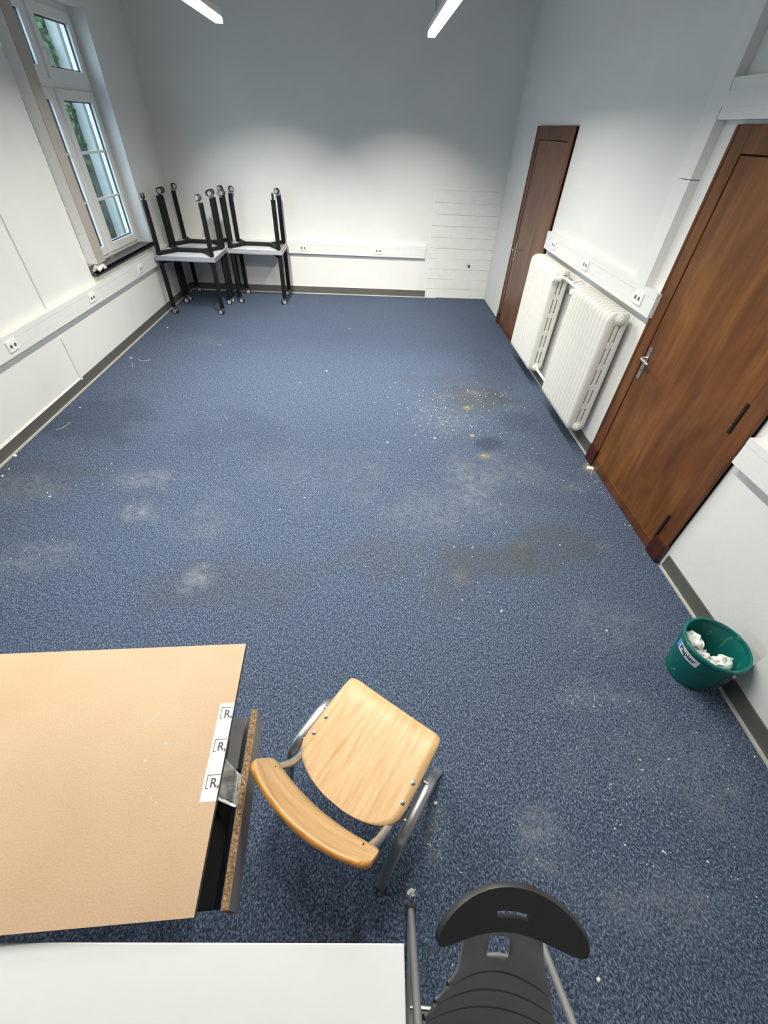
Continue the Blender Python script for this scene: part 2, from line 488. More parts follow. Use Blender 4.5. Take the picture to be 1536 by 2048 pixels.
# ================================================================== ROOM SHELL
S = 'structure'
floor = tag(MB().box(-0.4, W + 0.4, YN - 0.3, D + 0.4, -0.25, -0.008).build('floor', 'outside_ground', smooth=False), 'floor slab of the room laid with blue carpet', 'floor', kind=S)
GRIME = [(4.02, 3.95, 0.55, 0.40, 0.62), (3.62, 1.78, 0.42, 0.20, 0.60), (4.15, 1.90, 0.36, 0.25, 0.45), (3.35, 1.55, 0.25, 0.25, 0.30), (2.0, 1.55, 0.6, 0.3, 0.30), (0.30, 2.55, 0.5, 0.35, 0.35), (3.9, 4.4, 0.8, 0.2, 0.28), (3.0, 1.75, 0.3, 0.25, 0.25)]
DAMP = [(3.93, 3.15, 0.17, 0.14, 0.60), (4.3, 3.55, 0.3, 0.25, 0.32), (1.7, 3.2, 0.5, 0.4, 0.2), (0.5, 3.4, 0.6, 0.5, 0.3), (4.35, 4.6, 0.3, 0.9, 0.25)]
DUST = [(3.95, 2.65, 0.8, 0.35, 0.42), (3.6, 3.6, 0.6, 0.5, 0.26), (3.5, 2.25, 0.8, 0.45, 0.30), (1.25, 2.17, 0.26, 0.13, 0.75), (1.86, 1.60, 0.12, 0.16, 0.75), (1.75, 1.95, 0.3, 0.25, 0.35), (0.75, 1.70, 0.35, 0.25, 0.35), (1.15, 2.55, 0.3, 0.18, 0.45), (0.35, 2.35, 0.45, 0.25, 0.32), (0.7, 5.35, 0.5, 0.4, 0.2),
        (4.05, 0.85, 0.40, 0.12, 0.5), (3.55, 0.30, 0.12, 0.12, 0.55), (4.3, 1.25, 0.4, 0.3, 0.25), (4.35, 0.35, 0.25, 0.2, 0.30), (3.14, 0.33, 0.07, 0.12, 0.55), (4.0, 0.10, 0.4, 0.15, 0.3), (4.2, 0.55, 0.6, 0.25, 0.2), (2.4, 2.6, 1.0, 0.5, 0.14)]
TAN = [(3.88, 3.76, 0.05, 0.04, 0.85), (3.84, 3.23, 0.05, 0.06, 0.9), (3.88, 2.92, 0.06, 0.04, 0.8), (4.76, 2.77, 0.06, 0.10, 0.9), (3.44, 1.60, 0.07, 0.09, 0.20), (4.50, 1.87, 0.08, 0.05, 0.20), (3.7, 4.02, 0.2, 0.06, 0.35), (4.0, 4.1, 0.15, 0.05, 0.4)]
def stain(x, y):
    v = Vector((x * 2.6, y * 2.6, 0.0))
    n = noise.noise(v) * 0.75 + noise.noise(v * 2.7 + Vector((5, 3, 0))) * 0.45 + noise.noise(v * 6.5 + Vector((9, 1, 0))) * 0.28
    out = []
    for lst, soft in ((GRIME, 0.6), (DUST, 0.95), (TAN, 0.8), (DAMP, 0.5)):
        k = 1.0
        for x0, y0, rx, ry, w in lst:
            dx, dy = (x - x0) / rx, (y - y0) / ry
            if abs(dx) > 2.3 or abs(dy) > 2.3: continue
            d = sqrt(dx * dx + dy * dy) + n * 0.85
            t = max(0.0, min(1.0, (1 - d) / soft)); t = t * t * (3 - 2 * t)
            k *= 1 - w * t * (0.72 if lst is not TAN else 0.55)
        out.append(1 - k)
    return out
for y0, y1 in ((YN, -1.10), (-1.0995, 0.9055), (0.9063, 2.8175), (2.8185, 4.80), (4.8, D)):
    g = 0.028
    xs, yy = lin(0, W, int(W / g)), lin(y0, y1, max(2, int((y1 - y0) / g)))
    cb_ = MB().grid(lambda u, w: (u, w, 0.0), xs, yy)
    n0 = len(cb_.v)
    cb_.add([(0, y0, 0), (W, y0, 0), (W, y0, -0.008), (0, y0, -0.008), (0, y1, 0), (W, y1, 0), (W, y1, -0.008), (0, y1, -0.008)], [(0, 1, 2, 3), (4, 5, 6, 7)])
    co = cb_.build('carpet_strip', 'carpet_blue', floor, smooth=False)
    ca = co.data.color_attributes.new('stain', 'FLOAT_COLOR', 'POINT')
    buf = []
    for v in co.data.vertices: buf += stain(v.co.x, v.co.y)
    ca.data.foreach_set('color', buf)

WT = 0.27
wins = ((0.9, 2.5, 0.82, 2.80), (4.87, 6.49, 0.82, 2.80))
b = MB()
ys = [YN - 0.3] + [v for w in wins for v in w[:2]] + [D + 0.4]
for i in range(0, len(ys), 2): b.box(-WT, 0, ys[i], ys[i + 1], -0.25, CEIL)
for y0, y1, z0, z1 in wins:
    b.box(-WT, 0, y0, y1, -0.25, z0 - 0.025); b.box(-WT, 0, y0, y1, z1, CEIL)
wall_left = tag(b.build('wall_left', 'wall_paint', smooth=False), 'white plastered wall with the window on the left', 'wall', kind=S)
wall_back = tag(MB().box(0, W + 0.4, D, D + 0.4, -0.25, CEIL).build('wall_back', 'wall_paint', smooth=False), 'white wall at the far end of the room', 'wall', kind=S)
wall_right = tag(MB().box(W, W + 0.4, YN - 0.3, D, -0.25, CEIL).build('wall_right', 'wall_paint', smooth=False), 'white wall with two brown doors on the right', 'wall', kind=S)
tag(MB().box(0, W, YN - 0.3, YN, -0.25, CEIL).build('wall_front', 'wall_paint', smooth=False), 'white wall behind the viewer', 'wall', kind=S)
tag(MB().box(-0.4, W + 0.4, YN - 0.3, D + 0.4, CEIL, CEIL + 0.2).build('ceiling', 'ceiling_paint', smooth=False), 'white ceiling of the room', 'ceiling', kind=S)
PX = 4.705                                 # face of the pilaster beside the bin
tag(MB().box(PX, W, YN, 0.885, 0, CEIL).build('wall_pilaster', 'wall_paint', smooth=False), 'white wall projection beside the green bin', 'wall', kind=S)

# painted block pier in the back right corner: blocks as parts of the wall
ch = 0.143
bi = 0
for r in range(10):
    x = 3.82 - (0.15 if r % 2 else 0.0)
    while x < W - 0.004:
        x0, x1 = max(3.82, x), min(W - 0.001, x + 0.30)
        if x1 - x0 > 0.02:
            pr = 0.012 + 0.0025 * sin(r * 2.3) + rnd.uniform(-0.0008, 0.0008)
            dz = rnd.uniform(-0.0015, 0.0015)
            MB().box(x0 + 0.0002, x1 - 0.0002, D - pr, D + 0.01, r * ch + 0.0008 + dz, (r + 1) * ch - 0.0014 + dz).build('brick', 'brick_paint', wall_back, smooth=False, bevel=0.0009)
        x += 0.30
MB().box(3.90, 4.72, D - 0.016, D, 10 * ch, 10 * ch + 0.006).build('plaster_ledge', 'brick_paint', wall_back, smooth=False)

# ------------------------------------------------------------------ baseboards
def baseboard(name, label, segs, h=0.105):
    root = thing(name, label, 'baseboard', kind=S)
    for (x0, y0, x1, y1, nx, ny) in segs:
        # board of thickness 9 mm standing off the wall along (nx, ny), pale welded strip at its foot
        def q(t, z0, z1):
            p = [(x0, y0), (x1, y1), (x1 + nx * t, y1 + ny * t), (x0 + nx * t, y0 + ny * t)]
            return [(a, c, z0) for a, c in p] + [(a, c, z1) for a, c in p]
        MB().hexa(q(0.009, 0, h)).build('board', 'baseboard_grey', root, smooth=False)
        MB().hexa(q(0.022, 0, 0.012)).build('edge_strip', 'baseboard_edge', root, smooth=False)
    return root
baseboard('baseboard_left', 'grey baseboard with pale foot strip along the window wall', [(0, YN, 0, D, 1, 0)], 0.10)
baseboard('baseboard_back', 'grey baseboard with pale foot strip along the far wall', [(0.01, D, 3.815, D, 0, -1)])
baseboard('baseboard_right', 'grey baseboard pieces between the doors and the radiator wall', [(W, 0.885, W, 1.70, -1, 0), (W, 2.96, W, 5.19, -1, 0), (PX, YN, PX, 0.885, -1, 0)])
MB().box(4.0, W, D - 0.022, D - 0.0145, 0, 0.010).build('foot_strip', 'baseboard_grey', wall_back, smooth=False)
MB().box(W - 0.010, W, 6.46, D - 0.02, 0, 0.014).build('foot_strip', 'baseboard_grey', wall_right, smooth=False)
# ragged plaster ledge above the left baseboard
MB().hexa([(0, YN, 0.10), (0.016, YN, 0.10), (0.012, 4.02, 0.10), (0, 4.02, 0.10), (0, YN, 0.140), (0.006, YN, 0.140), (0.004, 4.02, 0.108), (0, 4.02, 0.108)]).build('plaster_ledge', 'wall_paint', wall_left, smooth=False)

# ------------------------------------------------------------------ doors
def door(name, label, y0, y1, wood, fr_wood, hinge_zs, handle_y):
    root = thing(name, label, 'door', loc=(W, (y0 + y1) / 2, 0), kind=S)
    hy = (y1 - y0) / 2; fwid = 0.118
    MB().box(-0.004, 0, -hy + 0.05, hy - 0.05, 0.0, 2.10).build('gap_shade_sheet', 'door_gap_shade', root, smooth=False)  # added dark sheet, stands in for the shade in the gap round the leaf
    for s in (-1, 1):
        a, c = sorted((s * hy, s * (hy - fwid)))
        MB().box(-0.028, 0, a, c, 0.0, 2.14).build('frame_post', fr_wood, root, smooth=False, bevel=0.006)
        # outer bead and foot block of the frame
        e0, e1 = sorted((s * hy, s * (hy - 0.022)))
        MB().box(-0.036, 0, e0, e1, 0.15, 2.14).build('frame_bead', fr_wood, root, smooth=False, bevel=0.008)
        MB().box(-0.040, 0, a - 0.003, c + 0.003, 0.0, 0.150).build('foot_block', 'plinth_wood', root, smooth=False, bevel=0.003)
    MB().box(-0.028, 0, -hy + fwid, hy - fwid, 2.026, 2.14).build('frame_head', fr_wood, root, smooth=False, bevel=0.006)
    MB().box(-0.020, -0.002, -hy + fwid + 0.005, hy - fwid - 0.005, 0.006, 2.020).build('door_leaf', wood, root, smooth=False, bevel=0.003)
    MB().box(-0.030, -0.018, -hy + fwid + 0.006, hy - fwid - 0.006, 0.006, 0.078).build('kick_rail', fr_wood, root, smooth=False, bevel=0.004)
    for z0, z1 in hinge_zs:
        h = MB().tube([(-0.032, -hy + fwid + 0.002, z0), (-0.032, -hy + fwid + 0.002, z1)], 0.010, 10).build('hinge', 'hinge_dark', root)
        for k in range(3):
            z = z0 + (z1 - z0) * (0.2 + 0.3 * k)
            MB().lathe([(0.003, -0.0215), (0.003, -0.019)], (0, -hy + fwid + 0.03 + 0.012 * (k % 2), z), 'x', 8).build('screw', 'screw_steel', root)
    # lever handle on a long plate, lever pointing to the hinge side
    hl = handle_y - (y0 + y1) / 2
    p = MB().box(-0.026, -0.019, hl - 0.017, hl + 0.017, 0.805, 1.025).build('handle_plate', 'steel', root, smooth=False, bevel=0.003)
    MB().lathe([(0.009, -0.0275), (0.009, -0.0255)], (0, hl, 0.868), 'x', 12).build('keyhole', 'socket_hole', p)
    MB().tube(arc_path([(-0.024, hl, 0.955), (-0.070, hl, 0.955), (-0.072, hl - 0.115, 0.950)], 0.025), 0.0105, 10, ry=0.009).build('handle_lever', 'steel', p)
    return root
door('door_1', 'large varnished brown door beside the radiators with lever handle and dark hinges', 1.730, 2.930, 'door_wood_near', 'door_frame_wood', ((0.12, 0.32), (0.93, 1.10), (1.74, 1.91)), 2.772)
door('door_2', 'narrower looking brown door at the far end of the right wall', 5.222, 6.425, 'door_wood_far', 'door_frame_wood', (), 6.262)

# ------------------------------------------------------------------ windows
def window(name, label, y0, y1, z0, z1):
    root = thing(name, label, 'window', loc=(0, 0, 0), kind=S)
    ym = (y0 + y1) / 2; zt = 2.23
    xa, xb = -0.235, -0.16
    b = MB()
    b.box(xa, xb, y0, y0 + 0.06, z0, z1).box(xa, xb, y1 - 0.06, y1, z0, z1).box(xa, xb, y0 + 0.06, y1 - 0.06, z0, z0 + 0.05).box(xa, xb, y0 + 0.06, y1 - 0.06, z1 - 0.06, z1)
    b.box(xa, xb, y0 + 0.06, y1 - 0.06, zt - 0.04, zt + 0.04)
    b.box(xa, xb, ym - 0.04, ym + 0.04, z0 + 0.05, zt - 0.04).box(xa, xb, ym - 0.04, ym + 0.04, zt + 0.04, z1 - 0.06)
    b.build('window_frame', 'window_pvc', root, smooth=False, bevel=0.004)
    for side in (0, 1):
        a0, a1 = (y0 + 0.045, ym - 0.03) if side == 0 else (ym + 0.03, y1 - 0.045)
        for c0, c1, nb in ((z0 + 0.035, zt - 0.03, 2), (zt + 0.03, z1 - 0.045, 0)):
            sx0, sx1, w = -0.225, -0.142, 0.082
            s = MB().box(sx0, sx1, a0, a0 + w, c0, c1).box(sx0, sx1, a1 - w, a1, c0, c1).box(sx0, sx1, a0 + w, a1 - w, c0, c0 + w).box(sx0, sx1, a0 + w, a1 - w, c1 - w, c1).build('sash', 'window_pvc', root, smooth=False, bevel=0.005)
            g0, g1, h0, h1 = a0 + w, a1 - w, c0 + w, c1 - w
            MB().box(-0.186, -0.182, g0, g1, h0, h1).build('pane', 'window_glass', s, smooth=False)
            k = 0.009
            MB().box(-0.180, -0.166, g0, g0 + k, h0, h1).box(-0.180, -0.166, g1 - k, g1, h0, h1).box(-0.180, -0.166, g0 + k, g1 - k, h0, h0 + k).box(-0.180, -0.166, g0 + k, g1 - k, h1 - k, h1).build('gasket', 'gasket', s, smooth=False)
            for i in range(nb):
                z = h0 + (h1 - h0) * (i + 1) / (nb + 1)
                MB().box(-0.180, -0.164, g0 + k, g1 - k, z - 0.012, z + 0.012).build('glazing_bar', 'window_pvc', s, smooth=False, bevel=0.004)
            if side == 1 and nb == 0:
                hz = c0 + 0.10
                MB().tube(arc_path([(-0.142, a0 + 0.04, hz + 0.10), (-0.100, a0 + 0.04, hz + 0.10), (-0.098, a0 + 0.055, hz - 0.02)], 0.02), 0.010, 10).build('sash_handle', 'window_pvc', s)
    MB().box(-0.16, 0.0, y0, y1, z0 - 0.025, z0 - 0.012).box(-0.30, -0.235, y0 + 0.004, y1 - 0.004, z0 - 0.04, z0 - 0.005).build('sill_bed', 'wall_paint', root, smooth=False)
    MB().box(-0.158, 0.045, y0 + 0.004, y1 + 0.02 if False else y1 - 0.004, z0 - 0.012, z0 + 0.004).box(0.0, 0.045, y0 + 0.02, y1 + 0.05, z0 - 0.028, z0 + 0.004).build('window_sill', 'sill_dark', root, smooth=False, bevel=0.003)
    return root
window('window_1', 'tall white casement window with dark sill in the far left corner', *wins[1])
window('window_2', 'tall white casement window on the left wall beside the viewer', *wins[0])

# tall boxed duct at the near jamb of the window
dk = thing('cable_duct', 'tall boxed cable duct with grey front beside the window', 'cable duct', loc=(0.0, 4.877, 0.915))
MB().box(0.0, 0.104, 0, 0.150, 0, CEIL - 0.915).build('duct_body', 'trunk_plastic', dk, smooth=False)
MB().box(0.104, 0.110, -0.001, 0.151, 0, CEIL - 0.915).build('duct_cover', 'duct_front_grey', dk, smooth=False)
MB().box(0.020, 0.060, -0.004, 0.0, 0.26, 0.34).build('joint_clip', 'trunk_plastic', dk, smooth=False, bevel=0.002)
fb = MB()
fb.grid(lambda u, w: (0.02 + 0.085 * u, 0.0 + 0.145 * w, -0.09 + 0.088 * min(1, max(0, 1.2 - abs(u - .5) * 1.2 - abs(w - .5) * 0.6)) + 0.02 * noise.noise(Vector((u * 6, w * 6, 1)))), lin(0, 1, 9), lin(0, 1, 9))
fo = fb.build('foam_filler', 'filler', dk, angle=20); solidify(fo, 0.02)

# ------------------------------------------------------------------ cable trunking with sockets
def socket_mesh(hole_axis):
    pass
def trunk(name, label, a, c, za, zc, h, p, nrm, socks, along):
    """trunking from a to c (2D wall points); za/zc are the bottom heights of its two ends"""
    root = thing(name, label, 'cable trunking', loc=(a[0], a[1], 0))
    L = sqrt((c[0] - a[0]) ** 2 + (c[1] - a[1]) ** 2)
    d = ((c[0] - a[0]) / L, (c[1] - a[1]) / L)
    def pt(t, o, z): return (d[0] * t + nrm[0] * o, d[1] * t + nrm[1] * o, z)
    def bar(t0, t1, o0, o1, f0, f1):
        zz = lambda t: za + (zc - za) * t / L
        return [pt(t0, o0, zz(t0) + f0 * h), pt(t1, o0, zz(t1) + f0 * h), pt(t1, o1, zz(t1) + f0 * h), pt(t0, o1, zz(t0) + f0 * h),
                pt(t0, o0, zz(t0) + f1 * h), pt(t1, o0, zz(t1) + f1 * h), pt(t1, o1, zz(t1) + f1 * h), pt(t0, o1, zz(t0) + f1 * h)]
    MB().hexa(bar(0, L, 0, p - 0.003, 0, 1)).build('trunk_body', 'trunk_plastic', root, smooth=False, bevel=0.002)
    MB().hexa(bar(0, L, p - 0.0031, p, 0, 0.255)).build('lower_lip', 'trunk_plastic', root, smooth=False)
    MB().hexa(bar(0, L, p - 0.0031, p, 0.745, 1)).build('upper_lip', 'trunk_plastic', root, smooth=False)
    prev = 0.0
    for s in list(socks) + [None]:
        e = (s - 0.058) if s is not None else L
        if e - prev > 0.02:
            MB().hexa(bar(prev + 0.001, e - 0.001, p - 0.0031, p - 0.0008, 0.275, 0.725)).build('trunk_cover', 'trunk_plastic', root, smooth=False)
        if s is None: break
        prev = s + 0.058
        zb = za + (zc - za) * s / L + 0.5 * h
        so = MB()
        w2, h2 = 0.056, 0.040
        so.hexa([pt(s - w2, p - 0.003, zb - h2), pt(s + w2, p - 0.003, zb - h2), pt(s + w2, p + 0.010, zb - h2), pt(s - w2, p + 0.010, zb - h2),
                 pt(s - w2, p - 0.003, zb + h2), pt(s + w2, p - 0.003, zb + h2), pt(s + w2, p + 0.010, zb + h2), pt(s - w2, p + 0.010, zb + h2)])
        sobj = so.build('socket', 'socket_plastic', root, smooth=False, bevel=0.003)
        for q in (-0.024, 0.024):
            base = Vector(pt(s + q, p + 0.0102, zb))
            ring = MB()
            nv = Vector((nrm[0], nrm[1], 0)); tv = Vector((d[0], d[1], 0))
            ring.add([base + tv * (0.019 * cos(2 * pi * j / 16)) + Vector((0, 0, 0.019 * sin(2 * pi * j / 16))) for j in range(16)] + [base + nv * 0.0015 + tv * (0.019 * cos(2 * pi * j / 16)) + Vector((0, 0, 0.019 * sin(2 * pi * j / 16))) for j in range(16)],
                     [tuple(range(16, 32))] + [(j, (j + 1) % 16, 16 + (j + 1) % 16, 16 + j) for j in range(16)])
            ring.mat(1)
            bb = base + nv * 0.0016
            ring.add([bb + tv * (0.0135 * cos(2 * pi * j / 12)) + Vector((0, 0, 0.0135 * sin(2 * pi * j / 12))) for j in range(12)] + [bb + nv * 0.0006 + tv * (0.0135 * cos(2 * pi * j / 12)) + Vector((0, 0, 0.0135 * sin(2 * pi * j / 12))) for j in range(12)],
                     [tuple(range(12, 24))] + [(j, (j + 1) % 12, 12 + (j + 1) % 12, 12 + j) for j in range(12)])
            ring.build('socket_outlet', ['socket_plastic', 'socket_hole'], sobj)
    return root
# left wall: runs from behind the viewer to the far corner, sockets measured along it
tl0 = YN
trunk('cable_trunking', 'white cable trunking with sockets running along the window wall', (0, tl0), (0, D - 0.065), 0.603 + 0.0107 * (3.2 - tl0) * 0.6, 0.577, 0.153, 0.06, (1, 0),
      [3.342 - tl0, 4.617 - tl0, 5.821 - tl0], 'y')
trunk('cable_trunking', 'white cable trunking with two sockets on the far wall beside the stacked tables', (0.0, D), (3.752, D), 0.577, 0.577, 0.154, 0.06, (0, -1), [1.863, 3.022], 'x')
trunk('cable_trunking', 'white cable trunking with three sockets directly above the radiators', (W, 5.177), (W, 2.908), 1.170, 1.172, 0.151, 0.06, (-1, 0), [5.177 - 4.90, 5.177 - 4.055, 5.177 - 3.10], 'y')
trunk('cable_trunking', 'short white cable trunking on the right wall above the green bin', (W, 1.700), (W, 0.890), 0.846, 0.846, 0.152, 0.06, (-1, 0), [], 'y')

# conduits on the left wall
tag(MB().box(0, 0.013, 3.978, 4.000, 0.765, CEIL).build('cable_conduit', 'trunk_plastic', smooth=False, bevel=0.002), 'thin white conduit rising from the left trunking to the ceiling', 'conduit')
tag(MB().box(0, 0.013, 3.985, 4.012, 0.082, 0.505).build('cable_conduit', 'trunk_plastic', smooth=False, bevel=0.002), 'short thin white conduit below the left trunking', 'conduit')

# duct climbing the right wall and turning over the near door
dr = thing('wall_duct', 'white duct climbing beside the near brown door and turning above it', 'cable duct', loc=(W, 3.085, 1.322))
z_ = 1.322
MB().box(-0.058, 0, 0, 0.155, 0.0, 1.895 - z_).build('lower_run', 'trunk_plastic', dr, smooth=False, bevel=0.002)
MB().box(-0.0605, -0.057, 0.0, 0.034, 0.004, 1.895 - z_).build('cover_edge', 'trunk_plastic', dr, smooth=False)
MB().box(-0.058, 0, 0, 0.155, 1.899 - z_, CEIL - z_).build('upper_run', 'trunk_plastic', dr, smooth=False, bevel=0.002)
MB().box(-0.0605, -0.057, 0.0, 0.034, 1.899 - z_, CEIL - z_).build('cover_edge', 'trunk_plastic', dr, smooth=False)
MB().box(-0.058, 0, YN - 3.085, -0.001, 2.157 - z_, 2.320 - z_).build('branch_over_door', 'trunk_plastic', dr, smooth=False, bevel=0.002)
MB().box(-0.0612, -0.057, YN - 3.085, 0.02, 2.206 - z_, 2.270 - z_).build('branch_cover', 'trunk_plastic', dr, smooth=False)

# bolt on the block pier
tag(MB().lathe([(0.005, -0.013), (0.020, -0.015), (0.020, -0.030), (0.012, -0.036), (0.004, -0.037)], (4.473, D, 0.488), 'y', 14).build('wall_bolt', 'bolt_grey'), 'dark grey bolt stub sticking out of the white block pier', 'bolt')

# ================================================================== RADIATORS
def section_mesh():
    xs = [-.220, -.217, -.210, -.198, -.180, -.160, -.150, -.138, -.125, -.112, -.100, -.080, -.060, -.053, -.050]
    ts = [.003, .011, .0195, .0255, .0280, .0265, .0235, .0235, .0265, .0235, .0235, .028, .024, .015, .006]
    zs = [.165, .168, .176, .192, .215, .250]; slots = []
    for i in range(5):
        z0 = .250 + i * .170; slots.append((z0, z0 + .125)); zs += [z0, z0 + .125]
    zs = sorted(set(round(z, 4) for z in zs)) + [1.09, 1.113, 1.129, 1.137, 1.140]
    fac = lambda z: min(1, .25 + (min(z - .165, 1.14 - z) / .03) ** .5 * .75)
    def rnd_(x):
        R = .058; k = 0.0
        if x < -.22 + R: k = R - sqrt(max(0, R * R - (R - (x + .22)) ** 2))
        R2 = .035
        if x > -.05 - R2: k = R2 - sqrt(max(0, R2 * R2 - (R2 - (-.05 - x)) ** 2))
        return k
    def zz(x, z):
        if z > 1.056: return z - rnd_(x) * (z - 1.055) / .085
        if z < .249: return z + rnd_(x) * (.250 - z) / .085
        return z
    hole = lambda x, z: (-.150 < x < -.138 or -.112 < x < -.100) and any(a < z < c for a, c in slots)
    b = MB(); T = dict(zip(xs, ts))
    for sg in (1, -1): b.grid(lambda x, z: (x, sg * T[x] * fac(z), zz(x, z)), xs, zs, skip=hole)
    # rim round the outline
    out = [(x, zs[0]) for x in xs] + [(xs[-1], z) for z in zs[1:]] + [(x, zs[-1]) for x in reversed(xs[:-1])] + [(xs[0], z) for z in reversed(zs[1:-1])]
    n = len(out)
    b.add([(x, T[x] * fac(z), zz(x, z)) for x, z in out] + [(x, -T[x] * fac(z), zz(x, z)) for x, z in out], [(i, (i + 1) % n, n + (i + 1) % n, n + i) for i in range(n)])
    for xa, xb in ((-.150, -.138), (-.112, -.100)):
        for za, zb in slots:
            q = [(xa, za), (xb, za), (xb, zb), (xa, zb)]
            b.add([(x, .0235, z) for x, z in q] + [(x, -.0235, z) for x, z in q], [(i, (i + 1) % 4, 4 + (i + 1) % 4, 4 + i) for i in range(4)])
    return b.mesh('radiator_section', 'radiator_enamel', angle=50)
SEC = section_mesh()
def plug(root, y, z, s):
    MB().lathe([(0.040, 0.0), (0.040, s * 0.010), (0.032, s * 0.014), (0.030, s * 0.024), (0.018, s * 0.027), (0.016, s * 0.036), (0.004, s * 0.037)], (-0.125, y, z), 'y', 18).build('end_plug', 'radiator_enamel', root)
def radiator(label, y0, n, pitch=0.0608):
    root = thing('radiator', label, 'radiator', loc=(W, y0, 0))
    for i in range(n): inst('section', SEC, root, (0, 0.03 + i * pitch, 0))
    L = 0.06 + (n - 1) * pitch
    for z in (0.205, 1.098):
        MB().tube([(-0.125, 0.004, z), (-0.125, L - 0.004, z)], 0.026, 12).build('hub_pipe', 'radiator_enamel', root)
        plug(root, 0.006, z, -1); plug(root, L - 0.006, z, 1)
    for yy in (0.12, L - 0.12):
        MB().box(-0.10, -0.001, yy - 0.012, yy + 0.012, 1.00, 1.03).build('wall_bracket', 'radiator_enamel', root, smooth=False)
        MB().box(-0.10, -0.001, yy - 0.012, yy + 0.012, 0.26, 0.29).build('wall_bracket', 'radiator_enamel', root, smooth=False)
    return root, L
radA, LA = radiator('white ribbed radiator nearer the viewer, between the other radiator and the large door', 3.098, 12)
radB, LB = radiator('white ribbed radiator further away, its ribs partly in front of the far door', 4.315, 12)
# valve, feed and return pipes hang on the farther radiator
MB().tube(arc_path([(-0.125, -0.026, 1.098), (-0.125, -0.052, 1.098), (-0.17, -0.056, 1.085)], 0.015), 0.013, 10).build('valve_body', 'pipe_white', radB)
MB().tube([(-0.125, -0.036, 1.098), (-0.125, -0.058, 1.098)], 0.017, 10).build('valve_collar', 'bolt_grey', radB)
MB().tube([(-0.165, -0.056, 1.085), (-0.178, -0.056, 1.083), (-0.182, -0.056, 1.083), (-0.232, -0.058, 1.083), (-0.238, -0.058, 1.083)], 0.024, 14).build('thermostat_head', 'pipe_white', radB)
MB().tube(arc_path([(-0.125, -0.05, 1.094), (-0.120, -0.30, 1.085), (-0.120, -0.44, 1.083)], 0.03), 0.0125, 10).build('feed_pipe', 'pipe_white', radB)
MB().tube([(-0.120, -0.30, 1.086), (-0.002, -0.30, 1.086)], 0.0115, 10).build('feed_branch', 'pipe_white', radB)
MB().tube([(-0.120, -0.20, 1.090), (-0.02, -0.205, 1.110)], 0.009, 8).build('feed_branch', 'pipe_white', radB)
MB().tube([(-0.125, -0.03, 0.205), (-0.122, -0.45, 0.205)], 0.0125, 10).build('return_pipe', 'pipe_white', radB)
MB().tube([(-0.122, -0.30, 0.205), (-0.002, -0.30, 0.205)], 0.0115, 10).build('return_branch', 'pipe_white', radB)
MB().tube([(-0.165, LA + 0.012, 1.083), (-0.215, LA + 0.012, 1.083), (-0.222, LA + 0.012, 1.083)], 0.023, 14).build('thermostat_head', 'pipe_white', radA)
MB().tube([(-0.125, LA + 0.012, 1.083), (-0.170, LA + 0.012, 1.083)], 0.012, 10).build('valve_body', 'pipe_white', radA)

# ================================================================== PENDANT LAMPS
def lamp(x, yfar, label, L=1.5, grp=None):
    root = thing('pendant_lamp', label, 'lamp', loc=(x, yfar - L / 2, 2.65), group=grp)
    h = L / 2
    MB().box(-0.029, 0.029, -h, h, 0.012, 0.052).build('housing', 'lamp_housing', root, smooth=False, bevel=0.004)
    MB().box(-0.031, 0.031, -h + 0.002, h + 0.001, -0.024, 0.012).build('diffuser', 'lamp_diffuser', root, smooth=False, bevel=0.003)
    for s in (-1, 1):
        MB().tube([(0, s * (h - 0.22), 0.055), (0, s * (h - 0.22), CEIL - 2.65)], 0.0022, 6).build('suspension_cable', 'black_leg', root)
    ld = bpy.data.lights.new('lamp_light', 'AREA')
    ld.shape = 'RECTANGLE'; ld.size = 0.05; ld.size_y = L - 0.02
    ld.energy = LAMP_POWER * L / 1.5; ld.color = LAMP_COLOR; ld.spread = LAMP_SPREAD
    lo = bpy.data.objects.new('lamp_light', ld); COL.objects.link(lo); lo.parent = root; lo.location = (0, 0, -0.028)
    for s in (-1, 1):  # extra lights, no part of the fixture, aimed lengthwise to brighten the walls
        ed = bpy.data.lights.new('added_pool_light', 'AREA')
        ed.shape = 'RECTANGLE'; ed.size = 0.05; ed.size_y = 0.10
        ed.energy = ADDED_POOL_POWER * (1.0 if s > 0 else 0.2); ed.color = LAMP_COLOR; ed.spread = radians(74)
        eo = bpy.data.objects.new('added_pool_light', ed); COL.objects.link(eo); eo.parent = root
        eo.location = (0, s * (h - 0.06), -0.064); eo.rotation_euler = (s * radians(40), 0, 0)
    return root
lamp(1.60, 5.30, 'bright slim pendant lamp hanging on the left, above the stacked tables side')
lamp(3.37, 5.30, 'bright slim pendant lamp hanging on the right, nearer the radiator wall')
for yy, w in ((2.75, 'nearer'),):
    lamp(1.60, yy, 'slim pendant lamp of the %s pair, left row overhead' % w)
    lamp(3.37, yy, 'slim pendant lamp of the %s pair, right row overhead' % w)

